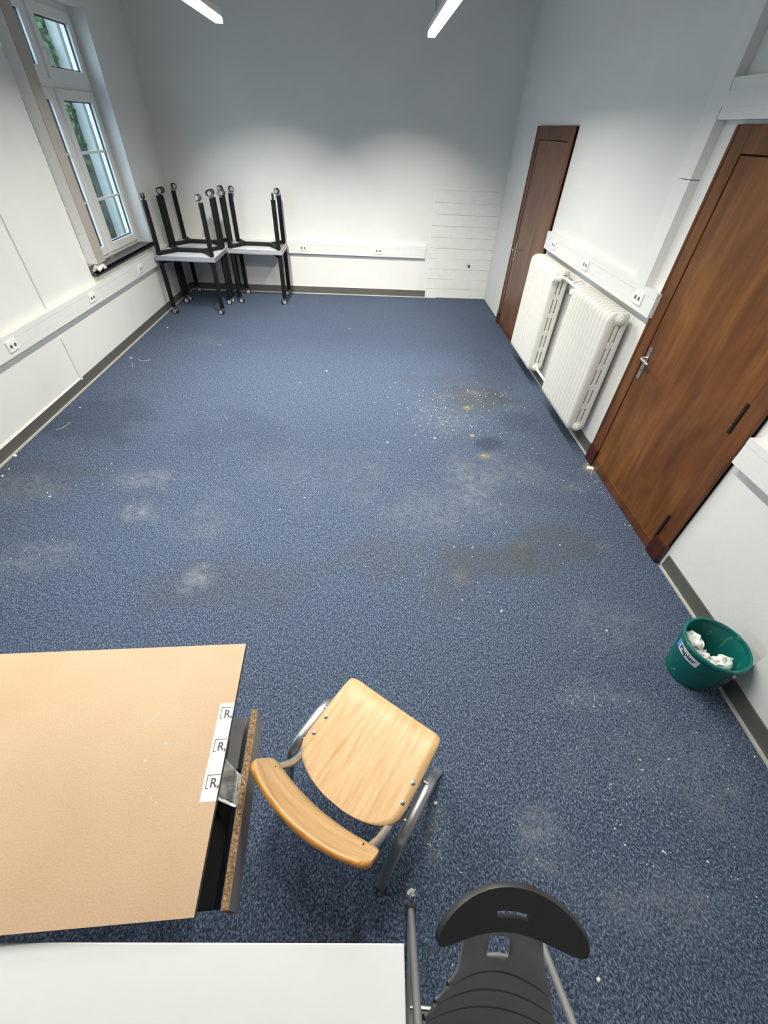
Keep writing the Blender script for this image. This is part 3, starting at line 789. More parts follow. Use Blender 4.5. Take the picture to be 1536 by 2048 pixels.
# ================================================================== MOBILE TABLES
TW, TD, TH = 0.765, 0.560, 0.686
def wheel_mesh():
    b = MB().mat(0).lathe([(0.012, -0.012), (0.030, -0.011), (0.035, -0.006), (0.035, 0.006), (0.030, 0.011), (0.012, 0.012)], axis='y', seg=18)
    b.mat(1).lathe([(0.004, 0.0128), (0.025, 0.0128), (0.026, 0.0105)], axis='y', seg=16)
    b.mat(1).lathe([(0.004, -0.0128), (0.025, -0.0128), (0.026, -0.0105)], axis='y', seg=16)
    return b.mesh('wheel', ['caster_black', 'caster_disc'])
WHEEL = wheel_mesh()
def fork_mesh():
    b = MB().tube([(0, 0, 0.066), (0, 0, 0.095)], 0.012, 10)
    b.prism([(-0.012, 0.070), (0.012, 0.070), (0.034, 0.040), (0.030, 0.026), (0.016, 0.026), (-0.010, 0.052)], lambda x, z: (x, -0.007, z), lambda x, z: (x, 0.007, z))
    b.tube([(0.022, -0.020, 0.033), (0.022, 0.020, 0.033)], 0.004, 8)
    return b.mesh('caster_fork', 'caster_fork')
FORK = fork_mesh()
def bare_mesh():
    b = MB().tube([(0, 0, 0.050), (0, 0, 0.095)], 0.014, 10)
    b.box(-0.012, 0.012, -0.022, -0.012, 0.012, 0.062).box(-0.012, 0.012, 0.012, 0.022, 0.012, 0.062).box(-0.012, 0.012, -0.022, 0.022, 0.046, 0.062)
    return b.mesh('caster_fork', 'caster_black')
BARE = bare_mesh()
TOPM = {}
def top_mesh(worn):
    if worn in TOPM: return TOPM[worn]
    b = MB(); x, y = TW / 2, TD / 2
    b.mat(1).add([(-x, -y, TH - 0.026), (x, -y, TH - 0.026), (x, y, TH - 0.026), (-x, y, TH - 0.026), (-x, -y, TH), (x, -y, TH), (x, y, TH), (-x, y, TH)],
                 [(0, 1, 5, 4), (2, 3, 7, 6), (3, 0, 4, 7)])
    b.mat(2).add([(x, -y, TH - 0.026), (x, y, TH - 0.026), (x, y, TH), (x, -y, TH)], [(0, 1, 2, 3)])
    b.mat(0).add([(-x, -y, TH - 0.026), (x, -y, TH - 0.026), (x, y, TH - 0.026), (-x, y, TH - 0.026)], [(3, 2, 1, 0)])
    b.mat(0).add([(-x, -y, TH), (x, -y, TH), (x, y, TH), (-x, y, TH)], [(0, 1, 2, 3)])
    TOPM[worn] = b.mesh('tabletop', ['table_underside', 'table_edge_grey', 'table_edge_worn' if worn else 'table_edge_grey'], smooth=False)
    return TOPM[worn]
LEGM = MB().tube([(0, 0, 0.084), (0, 0, 0.10), (0, 0, TH - 0.027)], 0.030, 14).mesh('leg', 'black_leg')
BEAM = MB().box(-0.19, 0.19, -0.024, 0.024, TH - 0.072, TH - 0.027).mesh('centre_beam', 'black_metal', smooth=False)
lx, ly = TW / 2 - 0.045, TD / 2 - 0.045
def arm(sx, sy):
    p = [(sx * 0.17, 0.0), (sx * lx, sy * ly)]
    d = Vector((p[1][0] - p[0][0], p[1][1] - p[0][1])).normalized(); n = Vector((-d.y, d.x)) * 0.017
    q = [(p[0][0] - n.x, p[0][1] - n.y), (p[1][0] - n.x, p[1][1] - n.y), (p[1][0] + n.x, p[1][1] + n.y), (p[0][0] + n.x, p[0][1] + n.y)]
    return MB().hexa([(a, c, TH - 0.070) for a, c in q] + [(a, c, TH - 0.029) for a, c in q]).mesh('frame_arm', 'black_metal', smooth=False)
ARMS = {(sx, sy): arm(sx, sy) for sx in (-1, 1) for sy in (-1, 1)}
def table(label, x, y, flipped, bare=(), worn=False, seed=0, sheet=False):
    rr = random.Random(seed)
    root = thing('mobile_table', label, 'table', loc=(x, y, 0))
    if flipped:
        root.location = (x, y, 2 * TH)
        root.rotation_euler = (pi, 0, 0)
    inst('tabletop', top_mesh(worn), root)
    inst('centre_beam', BEAM, root)
    for k, a in ARMS.items(): inst('frame_arm', a, root)
    for sx in (-1, 1):
        for sy in (-1, 1):
            inst('leg', LEGM, root, (sx * lx, sy * ly, 0))
            missing = (sx, sy) in bare
            ang = rr.uniform(-0.75, 0.75) + (pi if sx > 0 else 0)
            cst = inst('caster', BARE if missing else FORK, root, (sx * lx, sy * ly, 0), (0, 0, ang))
            if not missing:
                for q in (-0.019, 0.019): inst('wheel', WHEEL, cst, (0.022, q, 0.035))
    return root
tx1, ty1 = 0.462, 6.548
tx3, ty3 = 1.258, 7.108
ty2 = 7.128
table('upright black-legged mobile table nearest the window, front of the left stack', tx1, ty1, False, seed=3)
table('upright mobile table in the corner, hidden behind the front left one', tx1 + 0.01, ty2, False, seed=5)
table('upright mobile table right of the corner with a worn brown edge', tx3, ty3, False, worn=True, seed=11)
# flipped: rotation about x mirrors y, so the (sx, sy) keys are given in the table's own axes
table('upside-down table with black legs on top of the front left table, one wheel missing', tx1 + 0.005, ty1 + 0.004, True, bare=((-1, 1),), seed=8)
table('upside-down table in the corner on top of the rear left table', tx1 + 0.0, ty2 + 0.002, True, seed=14)
table('upside-down table on top of the right table, its front right wheel missing', tx3 - 0.01, ty3 + 0.01, True, bare=((1, 1),), worn=True, seed=21)
tag(MB().box(1.13, 1.23, 6.905, 6.96, 2 * TH - TH + 0.0265 - 0.026 + 0.026, 2 * TH - TH + 0.0275).build('paper_slip', 'paper_white', smooth=False), 'small white paper slip lying on the right upturned table', 'paper')

# ================================================================== WOODEN CHAIR
wc = thing('wooden_chair', 'beech plywood school chair with grey steel tube frame in the middle foreground', 'chair', loc=(2.868, 0.498, 0), rotz=radians(-35.23))
# chair axes: +x to the right of the seat, +y towards the seat front
prof = [(-0.2000, 0.030), (-0.1990, 0.042), (-0.1965, 0.062), (-0.1930, 0.083), (-0.1880, 0.105), (-0.1815, 0.126), (-0.173, 0.146), (-0.163, 0.163), (-0.151, 0.179), (-0.137, 0.192), (-0.118, 0.202), (-0.085, 0.207), (-0.03, 0.207), (0.05, 0.206), (0.10, 0.205), (0.135, 0.204), (0.155, 0.203), (0.168, 0.199), (0.177, 0.190), (0.181, 0.176)]
def seat_pt(u, w):
    i = w
    v, hw = prof[int(i)]
    z = 0.450 - max(0, v - 0.115) ** 2 * 5.0 - 0.006 * (1 - (u * hw / 0.207) ** 2) + 0.004
    return (u * hw, v, z)
so = MB().grid(seat_pt, lin(-1, 1, 17), list(range(len(prof)))).build('seat', ['beech_seat', 'ply_edge'], wc, angle=60)
solidify(so, 0.011, -1, 1)
for sx in (-1, 1):
    for yy in (-0.008, -0.074):
        x = sx * 0.188
        s = MB().lathe([(0.0085, 0.0), (0.0085, 0.0015), (0.006, 0.003), (0.001, 0.0034)], (x, yy, 0.4515), 'z', 12).build('seat_screw', 'screw_steel', wc)
        MB().box(x - 0.007, x + 0.007, yy - 0.0010, yy + 0.0010, 0.4540, 0.4553).build('screw_slot', 'hinge_dark', s, smooth=False)
for sx in (-1, 1):
    x = sx * 0.232
    path = arc_path([(x, 0.195, 0.012), (x, 0.060, 0.404), (x, -0.150, 0.404), (x, -0.238, 0.012)], 0.075, 8)
    side = MB().tube(path, 0.0185, 14, ry=0.0105, side=(1, 0, 0)).build('side_frame', 'chair_steel', wc)
    for yy in (0.199, -0.240):
        MB().box(x - 0.020, x + 0.020, yy - 0.014, yy + 0.014, 0.0, 0.020).build('foot_cap', 'bolt_grey', side, smooth=False, bevel=0.003)
    xp = sx * 0.182
    MB().tube(arc_path([(xp, 0.11, 0.424), (xp, -0.175, 0.424), (xp * 0.96, -0.250, 0.61), (xp * 0.92, -0.292, 0.735)], 0.09, 8), 0.0135, 12, ry=0.0115, side=(1, 0, 0)).build('back_post', 'chair_steel', wc)
for yy in (0.03, -0.10): MB().tube([(-0.228, yy, 0.402), (0.228, yy, 0.402)], 0.008, 10).build('cross_rail', 'chair_steel', wc)
def back_pt(s, w):
    k = abs(s)
    e = max(0.0, (k - 0.80) / 0.20)
    e2 = max(0.0, (k - 0.86) / 0.14)
    cut = 0.45 * (1 - sqrt(max(0.0, 1 - e2 * e2)))
    w2 = 0.5 + (w - 0.5) * (1 - cut)
    vb, vt = -0.262 + 0.024 * s * s, -0.336 + 0.040 * s * s
    v = vb + (vt - vb) * w2
    z = 0.668 + 0.152 * w2
    return (s * 0.190 + 0.014, v + 0.0, z)
bo = MB().grid(back_pt, [-1, -0.995, -0.98, -0.95, -0.91, -0.86] + lin(-0.8, 0.8, 17) + [0.86, 0.91, 0.95, 0.98, 0.995, 1], lin(0, 1, 7)).build('backrest', ['beech_back', 'ply_edge'], wc, angle=60)
bo.data.flip_normals()
solidify(bo, 0.013, -1, 1)
for sx in (-1, 1):
    for k in (0.155, 0.177):
        MB().box(sx * k + 0.008 - 0.0012, sx * k + 0.008 + 0.0012, -0.2660, -0.258, 0.698, 0.708).build('rivet_slot', 'hinge_dark', wc, smooth=False)

# ================================================================== BLACK PLASTIC CHAIR
pc = thing('plastic_chair', 'black plastic shell chair with grey tube runners at the bottom edge', 'chair', loc=(3.205, 0.0, 0), rotz=radians(-5))
def wing_pt(u, w):
    k = abs(u)
    h = 0.046 * (max(0.0, 1 - k ** 3.6)) ** 0.5 * (1 - 0.05 * k) + 0.003
    ym = 0.060 - 0.058 * u * u
    zm = 0.770 - 0.010 * k * k
    return (u * 0.166 - 0.027, ym + 0.70 * h * w, zm + h * w)
us = sorted(set([round(v, 4) for v in [-1, -0.985, -0.96, -0.92, -0.86, -0.78, -0.68, -0.57, -0.46, -0.34, -0.25, -0.18, -0.08, 0.04, 0.16, 0.27, 0.35, 0.44, 0.56, 0.67, 0.77, 0.86, 0.92, 0.96, 0.985, 1]]))
wsx = [-1, -0.9, -0.7, -0.5, -0.44, -0.24, -0.04, 0.1, 0.35, 0.6, 0.8, 0.93, 1]
wo = MB().grid(wing_pt, us, wsx, skip=lambda u, w: -0.18 < u < 0.27 and -0.44 < w < -0.04).build('backrest_wing', 'plastic_wing_shaded', pc, angle=80)
solidify(wo, 0.013, 0)
bv = wo.modifiers.new('round', 'BEVEL'); bv.width = 0.004; bv.segments = 3; bv.limit_method = 'ANGLE'; bv.angle_limit = radians(45)
SP = [(0.722, 0.030, 0.083), (0.718, 0.0275, 0.084), (0.709, 0.021, 0.087), (0.690, 0.009, 0.090), (0.668, -0.004, 0.095), (0.655, -0.011, 0.099), (0.632, -0.025, 0.109),
      (0.621, -0.0315, 0.1115), (0.619, -0.0325, 0.112), (0.608, -0.0385, 0.115), (0.606, -0.0395, 0.1155), (0.575, -0.054, 0.128),
      (0.559, -0.0620, 0.1335), (0.557, -0.0630, 0.134), (0.546, -0.0690, 0.1375), (0.544, -0.0700, 0.138), (0.52, -0.083, 0.146),
      (0.503, -0.092, 0.1515), (0.501, -0.093, 0.152), (0.490, -0.0995, 0.155), (0.488, -0.1005, 0.1555), (0.466, -0.120, 0.163), (0.448, -0.145, 0.172), (0.438, -0.175, 0.180), (0.434, -0.22, 0.186), (0.436, -0.30, 0.190), (0.440, -0.40, 0.190), (0.436, -0.47, 0.185), (0.420, -0.51, 0.172), (0.398, -0.53, 0.15)]
GR = {8: 1, 9: 1, 13: 1, 14: 1, 18: 1, 19: 1}
def spine_pt(u, w):
    z, y, hw = SP[int(w)]
    g = 0.0045 if int(w) in GR else 0.0
    cv = 0.034 * (1 - max(0, min(1, (0.46 - z) / 0.05)) * 0.5) * (1 - 0.9 * max(0, min(1, (z - 0.66) / 0.06)))
    return (u * hw * 1.04 - 0.036, y - cv * u * u + g, z + (0.012 * u * u if y < -0.16 else 0) - g * 0.5)
ssk = lambda u, w: abs(u + 0.06) < 0.27 and 2.0 < w < 4.9
us2 = [-1, -0.96, -0.88, -0.75, -0.6, -0.45, -0.33, -0.2, -0.06, 0.08, 0.21, 0.33, 0.45, 0.6, 0.75, 0.88, 0.96, 1]
sb = MB()
nrow = len(SP)
sb.grid(spine_pt, us2, list(range(nrow)), skip=ssk)
# groove floors take the darker slot
nu = len(us2) - 1
so2 = sb.build('seat_shell', ['plastic_shell_lit', 'groove_dark'], pc, angle=30)
for p in so2.data.polygons:
    c = p.center
    for zz in (0.6135, 0.5515, 0.4955):
        if abs(c.z - zz) < 0.0045: p.material_index = 1
solidify(so2, 0.008, 1)
for sx, x in ((-1, -0.188), (1, 0.247)):
    run = arc_path([(x, 0.083, 0.013), (x, -0.42, 0.013), (x * 0.98, -0.50, 0.05)], 0.04)
    r_ = MB().tube(run, 0.0125, 12).build('floor_runner', 'frame_steel', pc)
    inc = arc_path([(x, 0.080, 0.018), (x, -0.165, 0.285), (x * 0.95, -0.27, 0.400), (x * 0.70, -0.36, 0.422)], 0.06)
    MB().tube(inc, 0.0125, 12).build('support_tube', 'frame_steel', pc)
    MB().box(x - 0.017, x + 0.017, 0.070, 0.098, 0.0, 0.026).build('end_cap', 'hinge_dark', r_, smooth=False, bevel=0.003)
MB().tube([(-0.188, -0.140, 0.020), (0.247, -0.140, 0.020)], 0.0115, 12).build('cross_tube', 'steel', pc)
MB().tube([(-0.188 * 0.8, -0.34, 0.415), (0.247 * 0.78, -0.34, 0.415)], 0.0115, 12).build('seat_tube', 'frame_steel', pc)

# ================================================================== WHITE DESK
wd = thing('white_desk', 'white desk top filling the bottom left corner of the view', 'desk', loc=(2.941, 0.011, 0), rotz=radians(-1.7))
MB().box(-1.60, 0.0, -0.72, 0.0, 0.716, 0.7395).mat(1).box(-1.60, 0.001, -0.72, 0.001, 0.7155, 0.7385).build('desk_top', ['desk_white', 'desk_edge'], wd, smooth=False, bevel=0.0015)
for x in (-1.54, -0.12):
    for y in (-0.66, -0.10):
        MB().tube([(x, y, 0.0), (x, y, 0.716)], 0.018, 12).build('leg', 'frame_steel', wd)
MB().box(-1.54, -0.12, -0.115, -0.085, 0.67, 0.712).box(-1.54, -0.12, -0.675, -0.645, 0.67, 0.712).build('apron', 'frame_steel', wd, smooth=False)

# ================================================================== BROWN BOARD ON BLACK BASE
BR = radians(2.4)
bb = thing('brown_board', 'large brown backed board lying flat at table height on the left', 'board', loc=(2.464, 0.393, 0.7425), rotz=BR)
MB().box(-1.45, 0.0, -0.329, 0.329, 0.0, 0.0172).build('board_core', 'board_edge_dark', bb, smooth=False)
MB().box(-1.45, 0.0006, -0.3296, 0.3296, 0.0172, 0.0194).build('kraft_face', 'kraft_board', bb, smooth=False)
# printed strip stuck along the right edge, three bracket and R marks
st = MB().box(-0.041, 0.0008, -0.115, 0.135, 0.0194, 0.0198).build('printed_strip', 'paper_white', bb, smooth=False)
def flat_text(body, size, font_shear=0.0):
    cu = bpy.data.curves.new('txt', 'FONT'); cu.body = body; cu.size = size; cu.align_x = 'CENTER'; cu.align_y = 'CENTER'; cu.offset = size * 0.02; cu.resolution_u = 3
    to = bpy.data.objects.new('txt', cu); COL.objects.link(to)
    bpy.context.view_layer.update()
    me = bpy.data.meshes.new_from_object(to.evaluated_get(bpy.context.evaluated_depsgraph_get()))
    bpy.data.objects.remove(to); bpy.data.curves.remove(cu)
    return me
RT = flat_text('R,', 0.031)
RT.materials.clear(); RT.materials.append(MATS['ink'])
for k, yy in enumerate((0.108, 0.020, -0.068)):
    mk = MB()
    x0, x1 = -0.034, 0.0
    mk.box(x0, x1, yy + 0.0125, yy + 0.0145, 0.01982, 0.01995).box(x0, x0 + 0.002, yy - 0.016, yy + 0.0145, 0.01982, 0.01995).box(x0, x0 + 0.008, yy - 0.018, yy - 0.016, 0.01982, 0.01995)
    mo = mk.build('bracket_mark', 'ink', st, smooth=False)
    inst('letter_mark', RT, st, (-0.0115, yy - 0.006, 0.0200))
# little flecks on the kraft face
for x, y, s in ((-0.17, 0.03, .006), (-0.165, 0.02, .004), (-0.21, -0.01, .005), (-0.2, -0.03, .004), (-0.18, -0.08, .004), (-0.165, -0.1, .004), (-0.15, -0.11, .004), (-0.03, -0.125, .003), (-0.28, 0.2, .003)):
    MB().lathe([(s * 0.6, 0.0194), (s * 0.3, 0.0204)], (x, y, 0), 'z', 6).build('dust_fleck', 'plaster_chip', bb)
MB().hexa([(-0.245, 0.085, 0.0194), (-0.243, 0.084, 0.0194), (-0.208, 0.118, 0.0194), (-0.209, 0.119, 0.0194), (-0.245, 0.085, 0.0197), (-0.243, 0.084, 0.0197), (-0.208, 0.118, 0.0197), (-0.209, 0.119, 0.0197)]).build('scratch', 'plaster_chip', bb, smooth=False)
tb = thing('table_base', 'black steel table base with a bar showing beside the brown board', 'table', loc=(2.464, 0.393, 0), rotz=BR)
MB().box(-1.35, 0.016, -0.31, -0.02, 0.600, 0.655).build('black_tray', 'black_metal', tb, smooth=False)
MB().box(-0.075, 0.020, -0.015, 0.130, 0.618, 0.660).build('side_bar', 'black_bar', tb, smooth=False, bevel=0.002)
MB().box(-1.35, -0.02, -0.06, 0.06, 0.655, 0.7425).build('spine_beam', 'black_metal', tb, smooth=False)
for x in (-1.15, -0.36):
    MB().box(x - 0.03, x + 0.03, -0.05, 0.05, 0.03, 0.66).build('column', 'black_metal', tb, smooth=False)
    MB().box(x - 0.03, x + 0.03, -0.17, 0.20, 0.0, 0.035).build('foot', 'black_metal', tb, smooth=False, bevel=0.004)
cb = thing('chipboard_strip', 'narrow grey laminated board on edge with raw chipboard showing on top', 'board', loc=(2.5225, 0.300, 0.615), rotz=radians(2.6))
MB().box(-0.0085, 0.0078, -0.2245, 0.2245, 0.0, 0.1055).build('raw_core', 'chipboard_raw', cb, smooth=False)
MB().box(0.0078, 0.0090, -0.225, 0.225, 0.0, 0.1050).build('grey_face', 'laminate_grey', cb, smooth=False)
MB().box(-0.0090, -0.0085, -0.225, 0.225, 0.0, 0.1050).build('rear_face', 'laminate_grey', cb, smooth=False)
# crumpled clear packing tape between board and strip
def tape_pt(u, w):
    A, B_, C_, D_ = Vector((2.440, 0.405, 0.712)), Vector((2.512, 0.345, 0.7225)), Vector((2.518, 0.272, 0.7225)), Vector((2.442, 0.312, 0.706))
    p = A * (1 - u) * (1 - w) + B_ * u * (1 - w) + C_ * u * w + D_ * (1 - u) * w
    p.z += -0.022 * sin(pi * u) * (0.6 + 0.4 * w) + 0.005 * noise.noise(Vector((u * 5, w * 3, 3)))
    return p
tp = MB().grid(tape_pt, lin(0, 1, 15), lin(0, 1, 11))
def tape_fold(u, w):
    a = Vector((2.436, 0.302 + 0.012 * w, 0.704 - 0.010 * w)); c = Vector((2.512, 0.272 + 0.006 * w, 0.7235 - 0.008 * w))
    p = a * (1 - u) + c * u
    p.z += -0.012 * sin(pi * u) + 0.004 * noise.noise(Vector((u * 9, w * 2, 7)))
    return p
tp.mat(1).grid(tape_fold, lin(0, 1, 12), lin(0, 1, 3))
tp.grid(lambda u, w: tape_pt(0.80 + 0.03 * w, u) + Vector((0, 0, 0.003 * sin(pi * w) + 0.001)), lin(0, 1, 10), lin(0, 1, 3))
tpo = tp.build('packing_tape', ['clear_tape', 'paper_white'], angle=60)
tag(tpo, 'crumpled clear packing tape holding the chipboard strip to the brown board', 'tape')
solidify(tpo, 0.0004, 1)

# ================================================================== GREEN BIN
BX, BY = 4.572, 0.982
bn = thing('waste_bin', 'green plastic waste bin with paper label against the right wall', 'bin', loc=(BX, BY, 0))
R0, R1, BH = 0.107, 0.145, 0.280
rz = lambda z: R0 + (R1 - R0) * z / BH
MB().lathe([(R0 - 0.012, 0.0), (R0, 0.006), (rz(0.245), 0.245), (rz(0.245) - 0.003, 0.247), (rz(0.272) - 0.003, 0.270), (R0 - 0.006 + (R1 - R0) * 0.94, 0.262), (R0 - 0.006, 0.010), (0.002, 0.008)], seg=48, cap=False).mat(0).lathe([(R0 - 0.012, 0.0), (0.001, 0.0)], seg=48, cap=False).build('bin_body', 'bin_green', bn)
MB().lathe([(R1 - 0.010, 0.262), (R1 - 0.001, 0.256), (R1 + 0.005, 0.262), (R1 + 0.005, 0.276), (R1 + 0.001, 0.281), (R1 - 0.008, 0.280), (R1 - 0.010, 0.272), (R1 - 0.010, 0.262)], seg=48, cap=False).build('bin_rim', 'bin_green', bn)
def lab_pt(a, z, o=0.0012): return ((rz(z) + o) * cos(radians(a)), (rz(z) + o) * sin(radians(a)), z)
lab = MB().grid(lambda a, z: lab_pt(a, z), lin(166, 216, 15), [0.188, 0.220, 0.240]).mat(1).grid(lambda a, z: lab_pt(a, z), lin(156, 166, 4), [0.186, 0.210, 0.242]).build('paper_label', ['label_white', 'label_blue'], bn)
TM = flat_text('Papier', 0.040)
for v in TM.vertices:
    a = 189.5 + degrees_ if False else 189.5 + v.co.x * 1.02 / (rz(0.214)) * 180 / pi * 0.95
    z = 0.2145 + v.co.y * 1.10
    v.co = lab_pt(a, z, 0.0020)
TM.materials.clear(); TM.materials.append(MATS['label_text'])
inst('lettering', TM, lab)
def crumple(seed, r, squash, name='crumpled_paper'):
    bm = bmesh.new(); bmesh.ops.create_icosphere(bm, subdivisions=3, radius=r)
    for v in bm.verts:
        n = v.co.normalized()
        d = noise.noise(n * 2.1 + Vector((seed, 0, 0))) * 0.42 + abs(noise.noise(n * 4.5 + Vector((0, seed, 0)))) * 0.34
        v.co = n * r * (0.78 + d)
        v.co = Vector((v.co.x * squash[0], v.co.y * squash[1], v.co.z * squash[2]))
    me = bpy.data.meshes.new(name); bm.to_mesh(me); bm.free()
    me.materials.append(MATS['paper_white'])
    for p in me.polygons: p.use_smooth = False
    return me
for (x, y, z, r, sq, sd, lb) in ((-0.046, 0.056, 0.200, 0.060, (0.75, 1.0, 0.75), 3, 'crumpled white paper sheet at the back left of the green bin'),
                                 (-0.035, -0.008, 0.168, 0.056, (1.1, 0.9, 0.75), 9, 'crumpled white paper ball in the middle of the green bin'),
                                 (0.036, -0.058, 0.185, 0.052, (1.1, 0.85, 0.95), 17, 'crumpled white paper ball at the right of the green bin'),
                                 (0.0, 0.02, 0.062, 0.066, (1.15, 1.15, 0.80), 23, 'crumpled paper lying deep at the bottom of the green bin')):
    o = inst('crumpled_paper', crumple(sd, r, sq), None, (BX + x, BY + y, z))
    tag(o, lb, 'paper')
fb_ = MB().grid(lambda u, w: (4.56 + 0.11 * u + 0.01 * sin(7 * w), 0.79 + 0.09 * w, 0.004 + 0.035 * sin(pi * u) * sin(pi * w) + 0.012 * noise.noise(Vector((u * 5, w * 5, 2)))), lin(0, 1, 12), lin(0, 1, 9))

# ================================================================== DEBRIS ON THE CARPET
def chip_mesh(seed):
    r = random.Random(seed); n = 6
    pts = [(cos(2 * pi * i / n) * r.uniform(0.6, 1.0), sin(2 * pi * i / n) * r.uniform(0.35, 0.7)) for i in range(n)]
    return MB().add([(x, y, 0) for x, y in pts] + [(x * 0.7, y * 0.7, 0.30) for x, y in pts], [tuple(range(n, 2 * n))] + [(i, (i + 1) % n, n + (i + 1) % n, n + i) for i in range(n)] + [tuple(reversed(range(n)))]).mesh('plaster_chip', 'plaster_chip', smooth=False)
CH = [chip_mesh(i) for i in range(6)]
chips = [(3.657, 1.352, 9), (3.578, 1.853, 7), (3.452, 1.856, 6), (3.045, 3.112, 8), (3.482, 3.192, 9), (3.438, 1.429, 6), (3.397, 1.302, 6), (2.398, 4.537, 8), (2.135, 4.233, 4), (3.168, 4.28, 4), (3.665, 3.335, 5), (3.627, 3.959, 4), (2.69, 3.092, 4), (3.231, 1.617, 4), (3.877, 2.298, 5), (3.698, 2.196, 4), (3.699, 2.295, 4), (3.871, 2.103, 4), (4.236, 1.222, 6), (4.785, 2.079, 5), (4.752, 1.804, 4), (4.704, 2.449, 4), (4.737, 2.45, 3), (0.149, 3.598, 5), (0.569, 2.322, 6), (0.528, 2.366, 5), (1.178, 2.23, 3), (0.097, 2.55, 8), (0.091, 2.638, 5), (2.399, 2.345, 4), (2.235, 2.21, 4), (1.037, 5.196, 4), (0.15, 4.741, 6), (0.215, 5.732, 5), (2.607, 5.91, 4), (3.642, -0.083, 9), (3.225, 0.198, 4), (4.107, 0.564, 5), (4.047, 0.238, 5), (4.203, 0.207, 6), (4.041, 0.242, 6), (3.897, 0.265, 5), (3.878, 0.318, 5), (3.906, 0.329, 4), (3.882, 0.346, 3), (4.242, 0.565, 6), (4.655, 0.569, 5), (4.023, 0.808, 4), (3.988, 0.801, 5), (4.179, 0.823, 5), (4.099, 0.524, 5), (3.463, 0.377, 4), (3.53, 0.23, 4), (3.491, 0.338, 3), (3.116, 0.282, 4), (3.18, 0.117, 4), (3.157, -0.036, 4), (4.338, 0.854, 3), (2.77, 1.294, 4), (3.281, 1.502, 4), (3.555, 1.56, 4), (3.618, 1.484, 4), (4.193, 1.881, 5), (4.75, 2.084, 4), (3.238, 2.993, 4), (2.975, 2.948, 4), (3.303, 3.236, 4)]
for i, (x, y, s) in enumerate(chips):
    dist = sqrt((x - CAM.x) ** 2 + y * y + H * H)
    r = s * dist / FPX * 0.42
    o = inst('plaster_chip', CH[i % 6], None, (x, y, 0.0), (0, 0, rnd.uniform(0, 6.28)), (r, r, min(r, 0.008)))
    where = ('between the wooden chair and the black chair' if y < 0.45 and x < 3.45 else 'on the bare carpet right of the black chair' if y < 0.7 else 'near the green bin' if y < 1.3 and x > 3.9 else
             'beside the large brown door' if x > 4.5 else 'close to the left baseboard' if x < 0.6 else 'on the stained patch in front of the radiators' if x > 2.9 and y > 2.8 else
             'on the pale patch in front of the large brown door' if x > 3.65 else 'beyond the wooden chair in the middle of the floor' if x > 2.5 else 'in the open middle of the left half of the floor')
    tag(o, 'small white plaster chip ' + where, 'chip', 'plaster chips ' + where)
clus = [(3.601, 3.757, 0.468, 0.386, 90), (3.509, 3.418, 0.34, 0.342, 60), (3.629, 3.248, 0.283, 0.246, 40), (4.07, 4.048, 0.331, 0.224, 30), (4.76, 2.70, 0.045, 0.284, 40), (3.993, 0.858, 0.155, 0.066, 30), (3.141, 0.329, 0.036, 0.078, 50), (3.031, 0.147, 0.015, 0.016, 40), (4.092, 0.245, 0.245, 0.149, 40), (3.779, 0.835, 0.512, 0.341, 60), (3.858, 0.416, 0.437, 0.258, 60), (3.071, 1.577, 0.188, 0.148, 16), (1.013, 2.523, 0.446, 0.364, 24), (0.798, 1.684, 0.177, 0.256, 16), (4.01, 0.413, 0.131, 0.113, 24), (4.479, 0.708, 0.12, 0.25, 20), (2.9, 2.2, 1.2, 1.2, 70), (4.6, 2.6, 0.1, 0.6, 20), (4.1, 3.3, 0.3, 0.5, 40)]
cr = MB()
for x, y, sx, sy, n in clus:
    for _ in range(n):
        px, py = x + rnd.gauss(0, sx * 0.6), y + rnd.gauss(0, sy * 0.6)
        if not (0.05 < px < W - 0.05) or py < YN + 0.1: continue
        if px > PX - 0.03 and py < 0.9: continue
        if (px - 4.572) ** 2 + (py - 0.982) ** 2 < 0.13 ** 2: continue
        dist = sqrt((px - CAM.x) ** 2 + py * py + H * H)
        r = rnd.uniform(0.5, 1.25) * dist / FPX
        a = rnd.uniform(0, 6.28); e = rnd.uniform(0.5, 1)
        q = [(px + r * cos(a + k * pi / 2) * (1 if k % 2 else e), py + r * sin(a + k * pi / 2) * (1 if k % 2 else e)) for k in range(4)]
        cr.add([(u, v, 0.0) for u, v in q] + [(px, py, r * 0.8)], [(0, 1, 4), (1, 2, 4), (2, 3, 4), (3, 0, 4), (3, 2, 1, 0)])
tag(cr.build('plaster_crumbs', 'plaster_chip', smooth=False), 'fine white plaster crumbs scattered over the blue carpet', 'debris', kind='stuff')
def clod(x, y, r, h, seed, mat, label, cat):
    bm = bmesh.new(); bmesh.ops.create_icosphere(bm, subdivisions=2, radius=1.0)
    for v in bm.verts:
        k = 0.75 + 0.5 * noise.noise(v.co * 1.9 + Vector((seed, 0, 0)))
        v.co = Vector((v.co.x * r * k, v.co.y * r * 0.8 * k, max(-0.2, v.co.z) * h * k + 0.2 * h * k))
    zmin = min(v.co.z for v in bm.verts)
    for v in bm.verts: v.co.z -= zmin
    me = bpy.data.meshes.new('rubble_clod'); bm.to_mesh(me); bm.free(); me.materials.append(MATS[mat])
    return tag(inst('rubble_clod', me, None, (x, y, 0)), label, cat)
clod(3.836, 3.235, 0.034, 0.010, 1, 'clod_tan', 'tan lump of dirt beside the dark round spot on the carpet', 'dirt')
clod(3.883, 3.770, 0.026, 0.008, 2, 'clod_tan', 'tan lump of dirt furthest from the viewer on the stained carpet', 'dirt')
clod(3.880, 2.925, 0.026, 0.007, 4, 'clod_tan', 'tan lump of dirt just beyond the carpet seam', 'dirt')
